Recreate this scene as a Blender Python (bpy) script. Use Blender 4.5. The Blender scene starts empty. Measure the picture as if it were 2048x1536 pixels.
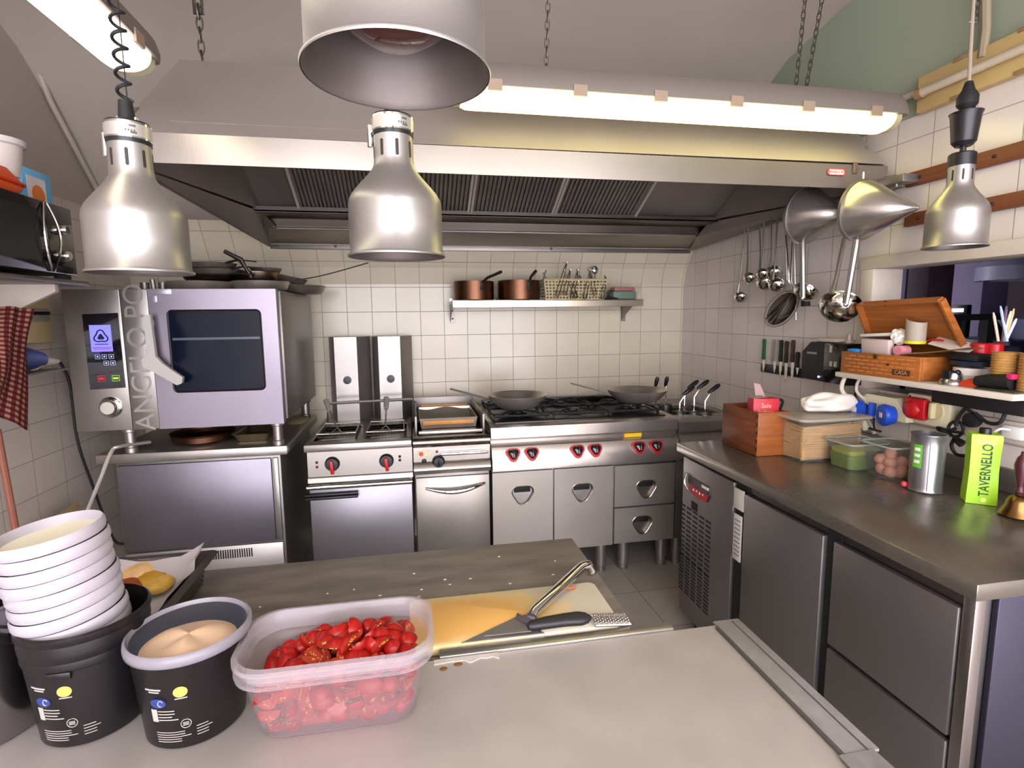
import bpy, bmesh, math, random
from mathutils import Vector, Matrix, Euler
random.seed(7)
R = math.radians; PI = math.pi
C = bpy.context.scene.collection

# ---------------------------------------------------------------- camera
FPX = 1080.0; CAMZ = 1.46
yaw, pit, rol = R(10.55), R(7.28), R(-0.605)
fw = Vector((math.sin(yaw)*math.cos(pit), math.cos(yaw)*math.cos(pit), -math.sin(pit)))
r0 = Vector((math.cos(yaw), -math.sin(yaw), 0)); u0 = r0.cross(fw)
rt = r0*math.cos(rol)+u0*math.sin(rol); up = -r0*math.sin(rol)+u0*math.cos(rol)
cd = bpy.data.cameras.new('camera'); cam = bpy.data.objects.new('camera', cd); C.objects.link(cam)
cd.sensor_width = 36; cd.lens = FPX/2048*36; cd.clip_start = .02
cam.matrix_world = Matrix(((rt.x, up.x, -fw.x, 0), (rt.y, up.y, -fw.y, 0), (rt.z, up.z, -fw.z, CAMZ), (0, 0, 0, 1)))
bpy.context.scene.camera = cam
# ---------------------------------------------------------------- world, exposure
sc = bpy.context.scene
sc.view_settings.view_transform = 'Standard'; sc.view_settings.look = 'None'
sc.view_settings.gamma = 1; sc.view_settings.exposure = 0.42
w = bpy.data.worlds.new('world'); sc.world = w; w.use_nodes = True
w.node_tree.nodes['Background'].inputs[0].default_value = (.94, .91, 1.0, 1)
w.node_tree.nodes['Background'].inputs[1].default_value = 7.5
TUBE_STRENGTH = 3.9; TUBE_COL = (1.0, .88, .24)

# a point of the photograph (2048x1536) met with a wall, floor or table plane; used to read real sizes
def _ray(x, y): return rt*((x-1024)/FPX)+up*((768-y)/FPX)+fw
def PX(x, y, X): d = _ray(x, y); t = X/d.x; return Vector((X, d.y*t, CAMZ+d.z*t))
def PY(x, y, Y): d = _ray(x, y); t = Y/d.y; return Vector((d.x*t, Y, CAMZ+d.z*t))
def PZ(x, y, Z): d = _ray(x, y); t = (Z-CAMZ)/d.z; return Vector((d.x*t, d.y*t, Z))

# ---------------------------------------------------------------- materials
def lin(c):
    if isinstance(c, str):
        c = tuple(int(c[i:i+2], 16)/255 for i in (0, 2, 4))
    return tuple((v/12.92 if v <= .04045 else ((v+.055)/1.055)**2.4) for v in c)
MC = {}
def mat(name, col, rough=.5, metal=0., noise=0., nscale=8., bump=0., bscale=60., stretch=None, rvar=0., emit=None, es=0., trans=0., alpha=1., coat=0., ior=1.45, spec=.5):
    if name in MC: return MC[name]
    m = bpy.data.materials.new(name); m.use_nodes = True; nt = m.node_tree; N = nt.nodes; L = nt.links
    b = N['Principled BSDF']; c = lin(col)
    b.inputs['Base Color'].default_value = (*c, 1); b.inputs['Roughness'].default_value = rough
    b.inputs['Metallic'].default_value = metal; b.inputs['IOR'].default_value = ior
    b.inputs['Transmission Weight'].default_value = trans; b.inputs['Alpha'].default_value = alpha
    b.inputs['Coat Weight'].default_value = coat; b.inputs['Specular IOR Level'].default_value = spec
    if emit: b.inputs['Emission Color'].default_value = (*emit, 1); b.inputs['Emission Strength'].default_value = es
    tc = N.new('ShaderNodeTexCoord'); mp = N.new('ShaderNodeMapping'); L.new(tc.outputs['Object'], mp.inputs[0])
    if stretch: mp.inputs['Scale'].default_value = stretch
    n1 = N.new('ShaderNodeTexNoise'); n1.inputs['Scale'].default_value = nscale; n1.inputs['Detail'].default_value = 3
    L.new(mp.outputs[0] if ('wood' in name or 'worktop' in name or 'pine' in name) else tc.outputs['Object'], n1.inputs[0])
    if noise:
        mx = N.new('ShaderNodeMix'); mx.data_type = 'RGBA'; mx.blend_type = 'MULTIPLY'
        rp = N.new('ShaderNodeMapRange'); rp.inputs[1].default_value = .2; rp.inputs[2].default_value = .8
        rp.inputs[3].default_value = 1-noise; rp.inputs[4].default_value = 1.0
        L.new(n1.outputs['Fac'], rp.inputs[0]); mx.inputs[0].default_value = 1
        mx.inputs[6].default_value = (*c, 1); L.new(rp.outputs[0], mx.inputs[7]); L.new(mx.outputs[2], b.inputs['Base Color'])
    if rvar:
        rr = N.new('ShaderNodeMapRange'); rr.inputs[1].default_value = .2; rr.inputs[2].default_value = .8
        rr.inputs[3].default_value = max(.02, rough-rvar*.6); rr.inputs[4].default_value = rough+rvar*.6
        L.new(n1.outputs['Fac'], rr.inputs[0]); L.new(rr.outputs[0], b.inputs['Roughness'])
    if bump:
        n2 = N.new('ShaderNodeTexNoise'); n2.inputs['Scale'].default_value = bscale; n2.inputs['Detail'].default_value = 4
        L.new(mp.outputs[0], n2.inputs[0]); bp = N.new('ShaderNodeBump'); bp.inputs['Strength'].default_value = bump
        bp.inputs['Distance'].default_value = .002; L.new(n2.outputs['Fac'], bp.inputs['Height']); L.new(bp.outputs[0], b.inputs['Normal'])
    MC[name] = m; return m

def tile_mat(name, ax, off_u, off_v, size, c1, c2, grout, rough=.22):
    m = bpy.data.materials.new(name); m.use_nodes = True; nt = m.node_tree; N = nt.nodes; L = nt.links; b = N['Principled BSDF']
    tc = N.new('ShaderNodeTexCoord'); sp = N.new('ShaderNodeSeparateXYZ'); cb = N.new('ShaderNodeCombineXYZ'); L.new(tc.outputs['Object'], sp.inputs[0])
    au = N.new('ShaderNodeMath'); au.operation = 'SUBTRACT'; au.inputs[1].default_value = off_u
    av = N.new('ShaderNodeMath'); av.operation = 'SUBTRACT'; av.inputs[1].default_value = off_v
    L.new(sp.outputs[{'x': 0, 'y': 1}[ax[0]]], au.inputs[0]); L.new(sp.outputs[{'z': 2, 'y': 1}[ax[1]]], av.inputs[0])
    L.new(au.outputs[0], cb.inputs[0]); L.new(av.outputs[0], cb.inputs[1])
    br = N.new('ShaderNodeTexBrick'); br.offset = 0; br.squash = 1
    br.inputs['Scale'].default_value = 1; br.inputs['Brick Width'].default_value = size; br.inputs['Row Height'].default_value = size
    br.inputs['Mortar Size'].default_value = .0016; br.inputs['Mortar Smooth'].default_value = .1; br.inputs['Bias'].default_value = 0
    br.inputs['Color1'].default_value = (*lin(c1), 1); br.inputs['Color2'].default_value = (*lin(c2), 1); br.inputs['Mortar'].default_value = (*lin(grout), 1)
    L.new(cb.outputs[0], br.inputs[0])
    no = N.new('ShaderNodeTexNoise'); no.inputs['Scale'].default_value = 3; no.inputs['Detail'].default_value = 8; L.new(tc.outputs['Object'], no.inputs[0])
    mr = N.new('ShaderNodeMapRange'); mr.inputs[1].default_value = .3; mr.inputs[2].default_value = .7; mr.inputs[3].default_value = .88; mr.inputs[4].default_value = 1; L.new(no.outputs['Fac'], mr.inputs[0])
    mx = N.new('ShaderNodeMix'); mx.data_type = 'RGBA'; mx.blend_type = 'MULTIPLY'; mx.inputs[0].default_value = 1
    L.new(br.outputs['Color'], mx.inputs[6]); L.new(mr.outputs[0], mx.inputs[7]); L.new(mx.outputs[2], b.inputs['Base Color'])
    rr = N.new('ShaderNodeMapRange'); rr.inputs[3].default_value = rough; rr.inputs[4].default_value = .8; L.new(br.outputs['Fac'], rr.inputs[0]); L.new(rr.outputs[0], b.inputs['Roughness'])
    bp = N.new('ShaderNodeBump'); bp.invert = True; bp.inputs['Strength'].default_value = .6; bp.inputs['Distance'].default_value = .002
    L.new(br.outputs['Fac'], bp.inputs['Height']); L.new(bp.outputs[0], b.inputs['Normal'])
    return m

STEEL = mat('brushed_steel', 'a8a39d', .34, .85, noise=.22, nscale=4, bump=.10, bscale=3, stretch=(2, 2, 160), rvar=.08)
STEEL_V = mat('brushed_steel_vertical_grain', 'a29d98', .36, .85, noise=.25, nscale=3, bump=.10, bscale=3, stretch=(160, 160, 2), rvar=.08)
STEEL_D = mat('dull_steel', '8a8580', .40, .8, noise=.35, nscale=3, bump=.12, bscale=3, stretch=(2, 160, 2), rvar=.1)
HOODM = mat('hood_satin_steel', 'a89f98', .48, .55, noise=.15, nscale=2, bump=.1, bscale=3, stretch=(2, 160, 160), rvar=.05)
LIPM = mat('hood_fascia_steel', '979088', .28, .9, noise=.08, nscale=3, bump=.06, bscale=3, stretch=(160, 2, 2), rvar=.04)
CHROME = mat('polished_chrome', 'd8d6d4', .09, 1)
ALU = mat('spun_aluminium', 'aaa7a4', .40, .88, noise=.06, nscale=14, bump=.04, bscale=4, stretch=(3, 3, 300))
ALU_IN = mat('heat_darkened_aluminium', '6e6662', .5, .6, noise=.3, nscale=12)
BLACK = mat('black_plastic', '17151a', .35, noise=.2, nscale=30)
BLACKM = mat('black_matte', '141213', .65)
IRON = mat('cast_iron', '1b1a1b', .5, .3, bump=.4, bscale=120)
CARBON = mat('seasoned_carbon_steel', '6d6358', .32, 1, noise=.45, nscale=9, rvar=.12)
COPPER = mat('tarnished_copper', '73503d', .36, 1, noise=.4, nscale=14, rvar=.1, bump=.25, bscale=40)
WHITEP = mat('white_plastic', 'd9d4d0', .4, noise=.06)
CREAM = mat('cream_plastic', 'd8cfae', .42, noise=.08)
RED = mat('red_plastic', 'b3141c', .35)
PAINTW = mat('white_painted_wood', 'cfc4b6', .5, noise=.15, nscale=10, bump=.2, bscale=30)
WOOD = mat('varnished_pine', 'b0682f', .42, noise=.55, nscale=3, bump=.2, bscale=4, stretch=(8, 1.2, 22))
WOODD = mat('dark_crate_wood', '7e4426', .5, noise=.6, nscale=3, bump=.2, bscale=5, stretch=(6, 1.5, 20))
WOODO = mat('orange_crate_wood', 'a25c2a', .45, noise=.5, nscale=3, bump=.2, bscale=5, stretch=(1.5, 6, 20))
BLUEP = mat('blue_plastic', '1c49b8', .35)
PAPER = mat('paper', 'd9d3cc', .7, noise=.06)

# ---------------------------------------------------------------- mesh builder
ORG = {}
class MB:
    def __init__(s): s.bm = bmesh.new()
    def _merge(s, b2, M=None):
        if M is not None: bmesh.ops.transform(b2, matrix=M, verts=b2.verts)
        me = bpy.data.meshes.new('t'); b2.to_mesh(me); b2.free(); s.bm.from_mesh(me); bpy.data.meshes.remove(me); return s
    def box(s, x0, x1, y0, y1, z0, z1, bev=0., seg=2, M=None):
        b = bmesh.new(); bmesh.ops.create_cube(b, size=1)
        for v in b.verts: v.co = Vector(((x0+x1)/2+v.co.x*(x1-x0), (y0+y1)/2+v.co.y*(y1-y0), (z0+z1)/2+v.co.z*(z1-z0)))
        if bev: bmesh.ops.bevel(b, geom=b.edges[:], offset=min(bev, .48*min(abs(x1-x0), abs(y1-y0), abs(z1-z0))), segments=seg, affect='EDGES', profile=.5)
        return s._merge(b, M)
    def loft(s, rings, cap=True, closed=True, M=None):
        b = bmesh.new(); vs = [[b.verts.new(p) for p in r] for r in rings]; n = len(vs[0])
        for a, c in zip(vs, vs[1:]):
            for i in range(n if closed else n-1):
                j = (i+1) % n
                try: b.faces.new((a[i], a[j], c[j], c[i]))
                except ValueError: pass
        if cap and closed:
            for r_ in (vs[0], vs[-1]):
                try: b.faces.new(r_)
                except ValueError: pass
        bmesh.ops.remove_doubles(b, verts=b.verts, dist=1e-6)
        bmesh.ops.recalc_face_normals(b, faces=b.faces); return s._merge(b, M)
    def lathe(s, prof, c=(0, 0, 0), n=36, M=None, sx=1., sy=1., cap=False):
        rings = [[Vector((c[0]+r*sx*math.cos(2*PI*i/n), c[1]+r*sy*math.sin(2*PI*i/n), c[2]+z)) for i in range(n)] for r, z in prof]
        return s.loft(rings, cap, True, M)
    def cyl(s, p0, p1, r0, r1=None, n=20):
        return s.tube([p0, p1], [r0, r1 if r1 is not None else r0], n)
    def tube(s, pts, r, n=8, closed=False):
        pts = [Vector(p) for p in pts]; m = len(pts); rr = r if isinstance(r, (list, tuple)) else [r]*m
        rings = []; prev = None
        for i, p in enumerate(pts):
            if closed: t = pts[(i+1) % m]-pts[i-1]
            else: t = pts[min(i+1, m-1)]-pts[max(i-1, 0)]
            if t.length < 1e-9: t = Vector((0, 0, 1))
            t.normalize()
            if prev is None:
                a = Vector((0, 0, 1)) if abs(t.z) < .9 else Vector((1, 0, 0)); u = t.cross(a).normalized()
            else:
                u = prev-t*prev.dot(t); u.normalize()
            prev = u; v = t.cross(u)
            rings.append([p+(u*math.cos(2*PI*k/n)+v*math.sin(2*PI*k/n))*rr[i] for k in range(n)])
        if closed: rings.append(rings[0])
        return s.loft(rings, not closed)
    def prism(s, pts, d, M=None):
        d = Vector(d); a = [Vector(p) for p in pts]; return s.loft([a, [p+d for p in a]], True, True, M)
    def sph(s, c, r, sx=1, sy=1, sz=1, M=None, sub=2, jit=0):
        b = bmesh.new(); bmesh.ops.create_icosphere(b, subdivisions=sub, radius=r)
        for v in b.verts:
            k = 1+random.uniform(-jit, jit); v.co = Vector((v.co.x*sx*k, v.co.y*sy*k, v.co.z*sz*k))
        if M is not None: bmesh.ops.transform(b, matrix=M, verts=b.verts)
        bmesh.ops.translate(b, vec=Vector(c), verts=b.verts); return s._merge(b)
    def grid(s, f, nu, nv, th=0.):
        b = bmesh.new(); g = [[b.verts.new(f(i/nu, j/nv)) for j in range(nv+1)] for i in range(nu+1)]
        for i in range(nu):
            for j in range(nv): b.faces.new((g[i][j], g[i+1][j], g[i+1][j+1], g[i][j+1]))
        if th: bmesh.ops.solidify(b, geom=b.faces[:], thickness=th)
        return s._merge(b)
    def hole_plate(s, rect, hole, y, depth=.02, inner=.6, drop=0.):
        # plate in the XZ plane at Y=y, with a cup-shaped recess behind the hole
        b = bmesh.new(); x0, x1, z0, z1 = rect
        o = [b.verts.new((x, y, z)) for x, z in ((x0, z0), (x1, z0), (x1, z1), (x0, z1))]; h = [b.verts.new((x, y, z)) for x, z in hole]
        E = [b.edges.new((o[i], o[(i+1) % 4])) for i in range(4)]+[b.edges.new((h[i], h[(i+1) % len(h)])) for i in range(len(h))]
        bmesh.ops.triangle_fill(b, use_beauty=True, edges=E, normal=Vector((0, -1, 0)))
        return s._merge(b)
    def done(s, name, m, parent=None, label=None, cat=None, group=None, kind=None, sharp=35, org=None, flat=False):
        me = bpy.data.meshes.new(name)
        bmesh.ops.recalc_face_normals(s.bm, faces=s.bm.faces) if False else None
        if parent is not None: o0 = Vector(ORG[parent.name])
        elif org is not None: o0 = Vector(org)
        elif kind == 'structure': o0 = Vector((0, 0, 0))
        else:
            xs = [v.co for v in s.bm.verts]
            o0 = Vector(((min(v.x for v in xs)+max(v.x for v in xs))/2, (min(v.y for v in xs)+max(v.y for v in xs))/2, min(v.z for v in xs)))
        bmesh.ops.translate(s.bm, vec=-o0, verts=s.bm.verts)
        s.bm.to_mesh(me); s.bm.free(); me.materials.append(m)
        if not flat:
            me.shade_smooth(); me.set_sharp_from_angle(angle=R(sharp))
        o = bpy.data.objects.new(name, me); C.objects.link(o)
        if parent is not None: o.parent = parent; ORG[o.name] = tuple(o0)
        else: o.location = o0; ORG[o.name] = tuple(o0)
        tag(o, label, cat, group, kind); return o
def tag(o, label=None, cat=None, group=None, kind=None):
    if label: o['label'] = label
    if cat: o['category'] = cat
    if group: o['group'] = group
    if kind: o['kind'] = kind
def thing(name, label, cat, loc=(0, 0, 0), group=None):
    o = bpy.data.objects.new(name, None); C.objects.link(o); o.location = loc; o.empty_display_size = .05
    ORG[o.name] = tuple(loc); tag(o, label, cat, group); return o
def dup(root, loc, rot=None, label=None, group=None, scale=None):
    r = root.copy(); C.objects.link(r); r.location = loc
    if rot is not None: r.rotation_euler = rot
    if scale: r.scale = (scale,)*3
    if label: r['label'] = label
    if group: r['group'] = group
    def kids(a, b):
        for ch in list(a.children):
            c = ch.copy(); C.objects.link(c); c.parent = b; kids(ch, c)
    kids(root, r); return r
def text(s, size, M, m, parent, name='lettering', depth=.0004, stretch=1., align='CENTER'):
    cu = bpy.data.curves.new('t', 'FONT'); cu.body = s; cu.size = size; cu.extrude = depth; cu.align_x = align; cu.align_y = 'CENTER'
    ob = bpy.data.objects.new('t', cu); C.objects.link(ob)
    dg = bpy.context.evaluated_depsgraph_get(); me = bpy.data.meshes.new_from_object(ob.evaluated_get(dg))
    bpy.data.objects.remove(ob); bpy.data.curves.remove(cu)
    me.transform(Matrix.Diagonal((stretch, 1, 1, 1))); me.transform(M); me.transform(Matrix.Translation(-Vector(ORG[parent.name])))
    me.materials.clear(); me.materials.append(m)
    o = bpy.data.objects.new(name, me); C.objects.link(o); o.parent = parent; return o
# text frames: facing -Y (front of appliances), facing -X (right wall), facing up
def F_Y(x, y, z, rz=0): return Matrix.Translation((x, y, z)) @ Matrix.Rotation(PI/2, 4, 'X') @ Matrix.Rotation(rz, 4, 'Z')
def F_X(x, y, z, rz=0): return Matrix.Translation((x, y, z)) @ Matrix.Rotation(-PI/2, 4, 'Z') @ Matrix.Rotation(PI/2, 4, 'X') @ Matrix.Rotation(rz, 4, 'Z')
def rrect(x0, x1, z0, z1, r, n=6):
    out = []
    for cx, cz, a0 in ((x1-r, z1-r, 0), (x0+r, z1-r, 90), (x0+r, z0+r, 180), (x1-r, z0+r, 270)):
        for k in range(n+1): a = R(a0+90*k/n); out.append((cx+r*math.cos(a), cz+r*math.sin(a)))
    return out
def chain(mb, p0, p1, L=.03, w=.008, r=.0018):
    p0 = Vector(p0); p1 = Vector(p1); d = p1-p0; n = max(2, int(d.length/(L*.72))); t = d.normalized()
    a = t.cross(Vector((0, 1, 0))).normalized(); b = t.cross(a)
    for i in range(n):
        c = p0+d*((i+.5)/n); u = a if i % 2 else b
        mb.tube([c+t*math.sin(2*PI*k/10)*L*.5+u*math.cos(2*PI*k/10)*w for k in range(10)], r, 5, True)
def hanger_ok(): pass

# ================================================================ THE ROOM
WX, WL, YB = 1.88, -1.58, 3.53
VAULT = [(3.53, 0), (3.53, 1.66), (3.50, 1.76), (3.43, 1.86), (3.34, 2.0), (3.24, 2.13), (3.10, 2.30), (2.94, 2.45), (2.76, 2.6), (2.55, 2.7), (2.2, 2.76), (1.7, 2.8)]
T = .1525
tb = tile_mat('back_wall_tiles', 'xz', 1.707-20*.1495, .878-10*T, .15, 'cdc4ad', 'c6bda5', '8f8674')
tb.node_tree.nodes['Brick Texture'].inputs['Row Height'].default_value = T
trr = tile_mat('right_wall_tiles', 'yz', 3.53-30*.15, .878-10*T, .15, 'd6ccc4', 'd1c7be', '958b81')
trr.node_tree.nodes['Brick Texture'].inputs['Row Height'].default_value = T
tl = tile_mat('left_wall_tiles', 'yz', 2.55-30*.2, 1.026-10*T, .2, 'ccc2b6', 'c8bdb2', '8f857a')
tl.node_tree.nodes['Brick Texture'].inputs['Row Height'].default_value = T
tfl = tile_mat('floor_tiles', 'xy', 1.14-10*.33, 2.2-10*.33, .33, 'a09a93', '968f88', '5f5952', .45)
PLAS = mat('grey_white_plaster', 'a89d93', .8, noise=.12, nscale=2, bump=.3, bscale=20)
GREEN = mat('faded_green_paint', '8f9882', .75, noise=.15, nscale=2, bump=.3, bscale=20)
b = MB(); b.box(WL-.1, WX+.1, -1.6, YB+.1, -.06, 0); b.done('floor', tfl, kind='structure')
b = MB()
b.prism([(WL-.1, y, z) for y, z in VAULT[:5]]+[(WL-.1, YB+.12, 2.0), (WL-.1, YB+.12, 0)], (WX-WL+.2, 0, 0)); b.done('wall_back', tb, kind='structure', flat=True)
b = MB(); vp = VAULT[4:]+[(-1.6, 2.8)]
b.prism([(WL-.1, y, z) for y, z in vp]+[(WL-.1, -1.6, 2.95), (WL-.1, 3.65, 2.95), (WL-.1, 3.65, 2.0)], (WX-WL+.2, 0, 0)); b.done('ceiling', PLAS, kind='structure', sharp=60)
OY1, OY0, OZ0, OZ1 = 1.955, .55, 1.14, 1.635     # serving hatch
b = MB(); b.box(WX, WX+.12, OY1, YB, 0, 2.18); b.box(WX, WX+.12, -1.6, OY0, 0, 2.18); b.box(WX, WX+.12, OY0, OY1, 0, OZ0); b.box(WX, WX+.12, OY0, OY1, OZ1, 2.18)
b.done('wall_right', trr, kind='structure', flat=True)
b = MB(); b.box(WX, WX+.12, -1.6, YB, 2.18, 2.8); b.done('wall_right_upper', GREEN, kind='structure', flat=True)
b = MB(); b.box(WL-.1, WL, -1.6, YB, 0, 2.02); b.done('wall_left', tl, kind='structure', flat=True)
b = MB(); b.box(WL-.1, WL, -1.6, YB, 2.02, 2.8); b.done('wall_left_upper', PLAS, kind='structure', flat=True)
# hatch frame
b = MB(); b.box(WX-.018, WX+.125, OY1-.025, OY1+.04, OZ0, OZ1+.03, .003); b.box(WX-.021, WX+.128, OY0-.03, OY1+.043, OZ1-.005, OZ1+.045, .003)
b.done('trim_1', PAINTW, kind='structure')
# the dim dining room seen through the hatch
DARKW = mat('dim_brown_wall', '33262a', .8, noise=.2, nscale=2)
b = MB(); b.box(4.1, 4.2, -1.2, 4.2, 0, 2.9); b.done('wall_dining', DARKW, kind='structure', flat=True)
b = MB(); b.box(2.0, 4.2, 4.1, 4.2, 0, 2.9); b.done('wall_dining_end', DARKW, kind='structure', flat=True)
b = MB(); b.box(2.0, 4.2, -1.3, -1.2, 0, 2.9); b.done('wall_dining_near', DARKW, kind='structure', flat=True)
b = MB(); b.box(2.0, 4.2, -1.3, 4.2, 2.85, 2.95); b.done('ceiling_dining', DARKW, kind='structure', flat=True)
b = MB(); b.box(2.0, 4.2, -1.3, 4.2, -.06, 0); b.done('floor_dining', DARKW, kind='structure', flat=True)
LILAC = mat('lilac_grey_pillar', '6d6280', .7)
p = PX(1893+35, 560, 3.5)
b = MB(); b.box(3.5, 3.7, p.y-.12, p.y+.12, .0, 1.85, .005); b.done('pillar', LILAC, label='pale lilac pillar in the dim room behind the serving hatch', cat='pillar')
# small glowing window panes / screen far behind
t = thing('monitor', 'small bright screen glowing in the dim room, just right of the open wooden lid', 'screen', tuple(PX(1915, 632, 3.0)))
q0 = PX(1905, 617, 3.0); q1 = PX(1926, 636, 3.0)
b = MB(); b.box(3.0, 3.03, q1.y-.02, q0.y+.02, 1.311, q0.z+.02, .004); b.done('casing', BLACK, t)
b = MB(); m_ = (q0.z+q1.z)/2
b.box(2.996, 3.0, q1.y, q0.y, m_+.006, q0.z); b.box(2.996, 3.0, q1.y+.01, q0.y, q1.z, m_-.006); b.done('screen', mat('screen_glow', '9fb4ff', emit=(.55, .68, 1), es=1.6), t)
def at3(x, y, X): return PX(x, y, X)
# back bar with crockery
q = PX(2010, 606, 2.9)
t = thing('bar_counter', 'dark bar counter with shelf edge beyond the serving hatch', 'counter', (3.1, 1.4, 0))
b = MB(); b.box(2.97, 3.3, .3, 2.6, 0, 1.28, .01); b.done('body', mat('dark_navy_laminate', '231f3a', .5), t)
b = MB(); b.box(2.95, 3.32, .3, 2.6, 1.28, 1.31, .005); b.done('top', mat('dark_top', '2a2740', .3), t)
q = PX(2020, 600, 2.95)
b = MB(); b.lathe([(0, 0), (.09, .0), (.14, .09), (.15, .1), (.14, .1), (.085, .01), (0, .01)], (3.12, q.y, 1.311)); b.done('bowl', mat('bluish_white_china', '9fa2c8', .3), label='pale bluish bowl on the bar counter beyond the hatch', cat='bowl')
q = PX(2025, 540, 3.5)
t = thing('pendant_lamp', 'pale glass pendant lamp hanging in the room beyond the hatch', 'lamp', tuple(q))
b = MB(); b.lathe([(.17, -.06), (.17, .02), (.1, .1), (.03, .12)], tuple(q)); b.done('lamp_shade', mat('frosted_glass', '8a88a0', .4), t)
b = MB(); b.cyl(q+Vector((0, 0, .11)), Vector((q.x, q.y, 2.85)), .006); b.done('cord', BLACKM, t)
q = PX(1830, 545, 2.7)
t = thing('bottle_display', 'dark bottle carton with pale label standing near the left edge of the hatch opening', 'carton', (2.75, q.y, 1.45))
b = MB(); b.box(2.68, 2.84, q.y-.10, q.y+.12, 1.44, 1.72, .004); b.done('box', mat('plum_card', '3a2634', .6), t)
b = MB(); b.box(2.675, 2.68, q.y+.03, q.y+.12, 1.46, 1.70); b.done('label_panel', LILAC, t)
b = MB(); b.box(2.62, 2.92, q.y-.3, q.y+.25, 1.41, 1.44); b.box(2.66, 2.70, q.y-.28, q.y-.24, 0, 1.41); b.box(2.66, 2.70, q.y+.19, q.y+.23, 0, 1.41); b.box(2.86, 2.9, q.y+.19, q.y+.23, 0, 1.41); b.box(2.86, 2.9, q.y-.28, q.y-.24, 0, 1.41)
b.done('display_stand', BLACKM, label='black narrow stand beyond the hatch carrying the plum carton', cat='stand')

# ================================================================ LARGE APPLIANCES
def rtri(cx, cz, a, n=36, k=.13, sx=1.):
    return [(cx+sx*a*(1+k*math.cos(3*(th+PI/2)))*math.cos(th), cz+a*(1+k*math.cos(3*(th+PI/2)))*math.sin(th)) for th in [2*PI*i/n for i in range(n)]]
def cup(mb, loop, y, d, cx, cz, drop=0.):
    rings = [[Vector((x, y, z)) for x, z in loop]]
    for f, dy in ((.97, .3), (.9, .7), (.75, 1.0), (.02, 1.05)):
        rings.append([Vector((cx+(x-cx)*f, y+d*dy, cz+(z-cz)*f+drop*dy)) for x, z in loop])
    mb.loft(rings, cap=False)
def door_edges(mb, x0, x1, z0, z1, y, th):
    mb.box(x0, x1, y, y+.0, z0, z1) if False else None
    mb.loft([[Vector(p) for p in ((x0, y, z0), (x1, y, z0), (x1, y, z1), (x0, y, z1))], [Vector(p) for p in ((x0, y+th, z0), (x1, y+th, z0), (x1, y+th, z1), (x0, y+th, z1))]], cap=False)
def front_profile(mb, x0, x1, prof):   # prof (y,z) closed loop, extruded along X
    mb.prism([(x0, y, z) for y, z in prof], (x1-x0, 0, 0))
def knob_std(parent, x, y, z, r, m1, m2, name='knob'):
    b = MB(); b.lathe([(0, .0), (r*1.15, 0), (r*1.12, .012), (r*.95, .016), (r*.9, .03), (0, .031)], n=28, M=Matrix.Translation((x, y, z)) @ Matrix.Rotation(PI/2, 4, 'X'))
    k = b.done(name, m1, parent)
    b = MB(); b.box(x-.008, x+.008, y-.042, y-.02, z-r*1.2, z+r*.75, .004); b.done('knob_grip', m2, k); return k
FY = 2.74
# ---- gas range
X0, X1 = .395, 1.445
t = thing('gas_range', 'wide stainless six burner range with red ringed knobs, below the wall shelf', 'stove', ((X0+X1)/2, FY, 0)); RANGE = t
b = MB(); b.box(X0+.005, X1-.005, FY+.02, 3.42, .17, .64, .004); b.done('cabinet_body', STEEL_D, t)
b = MB(); front_profile(b, X0, X1, [(FY+.02, .885), (FY-.005, .875), (FY-.01, .82), (FY+.012, .805), (FY+.012, .79), (FY-.02, .775), (FY-.055, .70), (FY-.055, .655), (FY+.01, .64), (3.42, .64), (3.42, .875), (3.36, .885)])
b.done('control_panel', mat('range_satin_steel', 'b8b0a8', .24, .85, noise=.12, nscale=5, bump=.08, bscale=3, stretch=(160, 3, 3), rvar=.06), t)
b = MB(); b.box(X0+.03, X1-.04, FY+.055, 3.40, .868, .893, .006); b.box(X0+.04, X1-.05, 3.36, 3.41, .88, .925, .004); b.done('burner_tray', mat('black_enamel', '121113', .28), t)
for i in range(3):
    for j in range(2):
        cx = X0+.19+i*.325; cy = 2.97+j*.27
        b = MB(); b.lathe([(0, .004), (.028, .006), (.03, .0), (.052, -.006), (.055, -.02)], (cx, cy, .912), n=24); g = b.done('burner', IRON, t)
        b = MB(); s_ = .125
        for k in range(4):
            a = PI/4+k*PI/2; dx, dy = math.cos(a), math.sin(a)
            b.tube([(cx+dx*.04, cy+dy*.04, .926), (cx+dx*.12, cy+dy*.12, .928), (cx+dx*.165, cy+dy*.165, .915)], .0055, 6)
        b.tube([(cx+x*.152, cy+y*.128, .915) for x, y in ((-1, -1), (1, -1), (1, 1), (-1, 1))], .007, 6, True)
        for x, y in ((-1, -1), (1, -1), (1, 1), (-1, 1)): b.box(cx+x*.145-.006, cx+x*.145+.006, cy+y*.122-.006, cy+y*.122+.006, .893, .915)
        b.done('pan_grate', IRON, t)
for x in (.504, .604, .853, .952, 1.20, 1.301):
    y = FY-.045; M = Matrix.Translation((x, y+.003, .738)) @ Matrix.Rotation(R(-22), 4, 'X')
    b = MB(); b.prism([M @ Vector((u, 0, v)) for u, v in rtri(0, 0, .036)], M.to_3x3() @ Vector((0, -.012, 0))); k = b.done('knob', RED, t)
    b = MB(); lp = rtri(0, .002, .027)
    b.loft([[M @ Vector((u*f, -.012-d, v*f)) for u, v in lp] for f, d in ((1, 0), (1, .006), (.8, .016), (.5, .02))]); b.box(-.005, .005, -.045, -.02, -.022, .022, .003, M=M); b.done('knob_cap', mat('glossy_black_plastic', '1a181c', .15, coat=.5), k)
b = MB(); b.box(1.135, 1.235, FY-.0, FY+.006, .787, .808); b.done('yellow_sticker', mat('yellow_label', 'd9b021', .5), t, label='yellow rating sticker')
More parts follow.
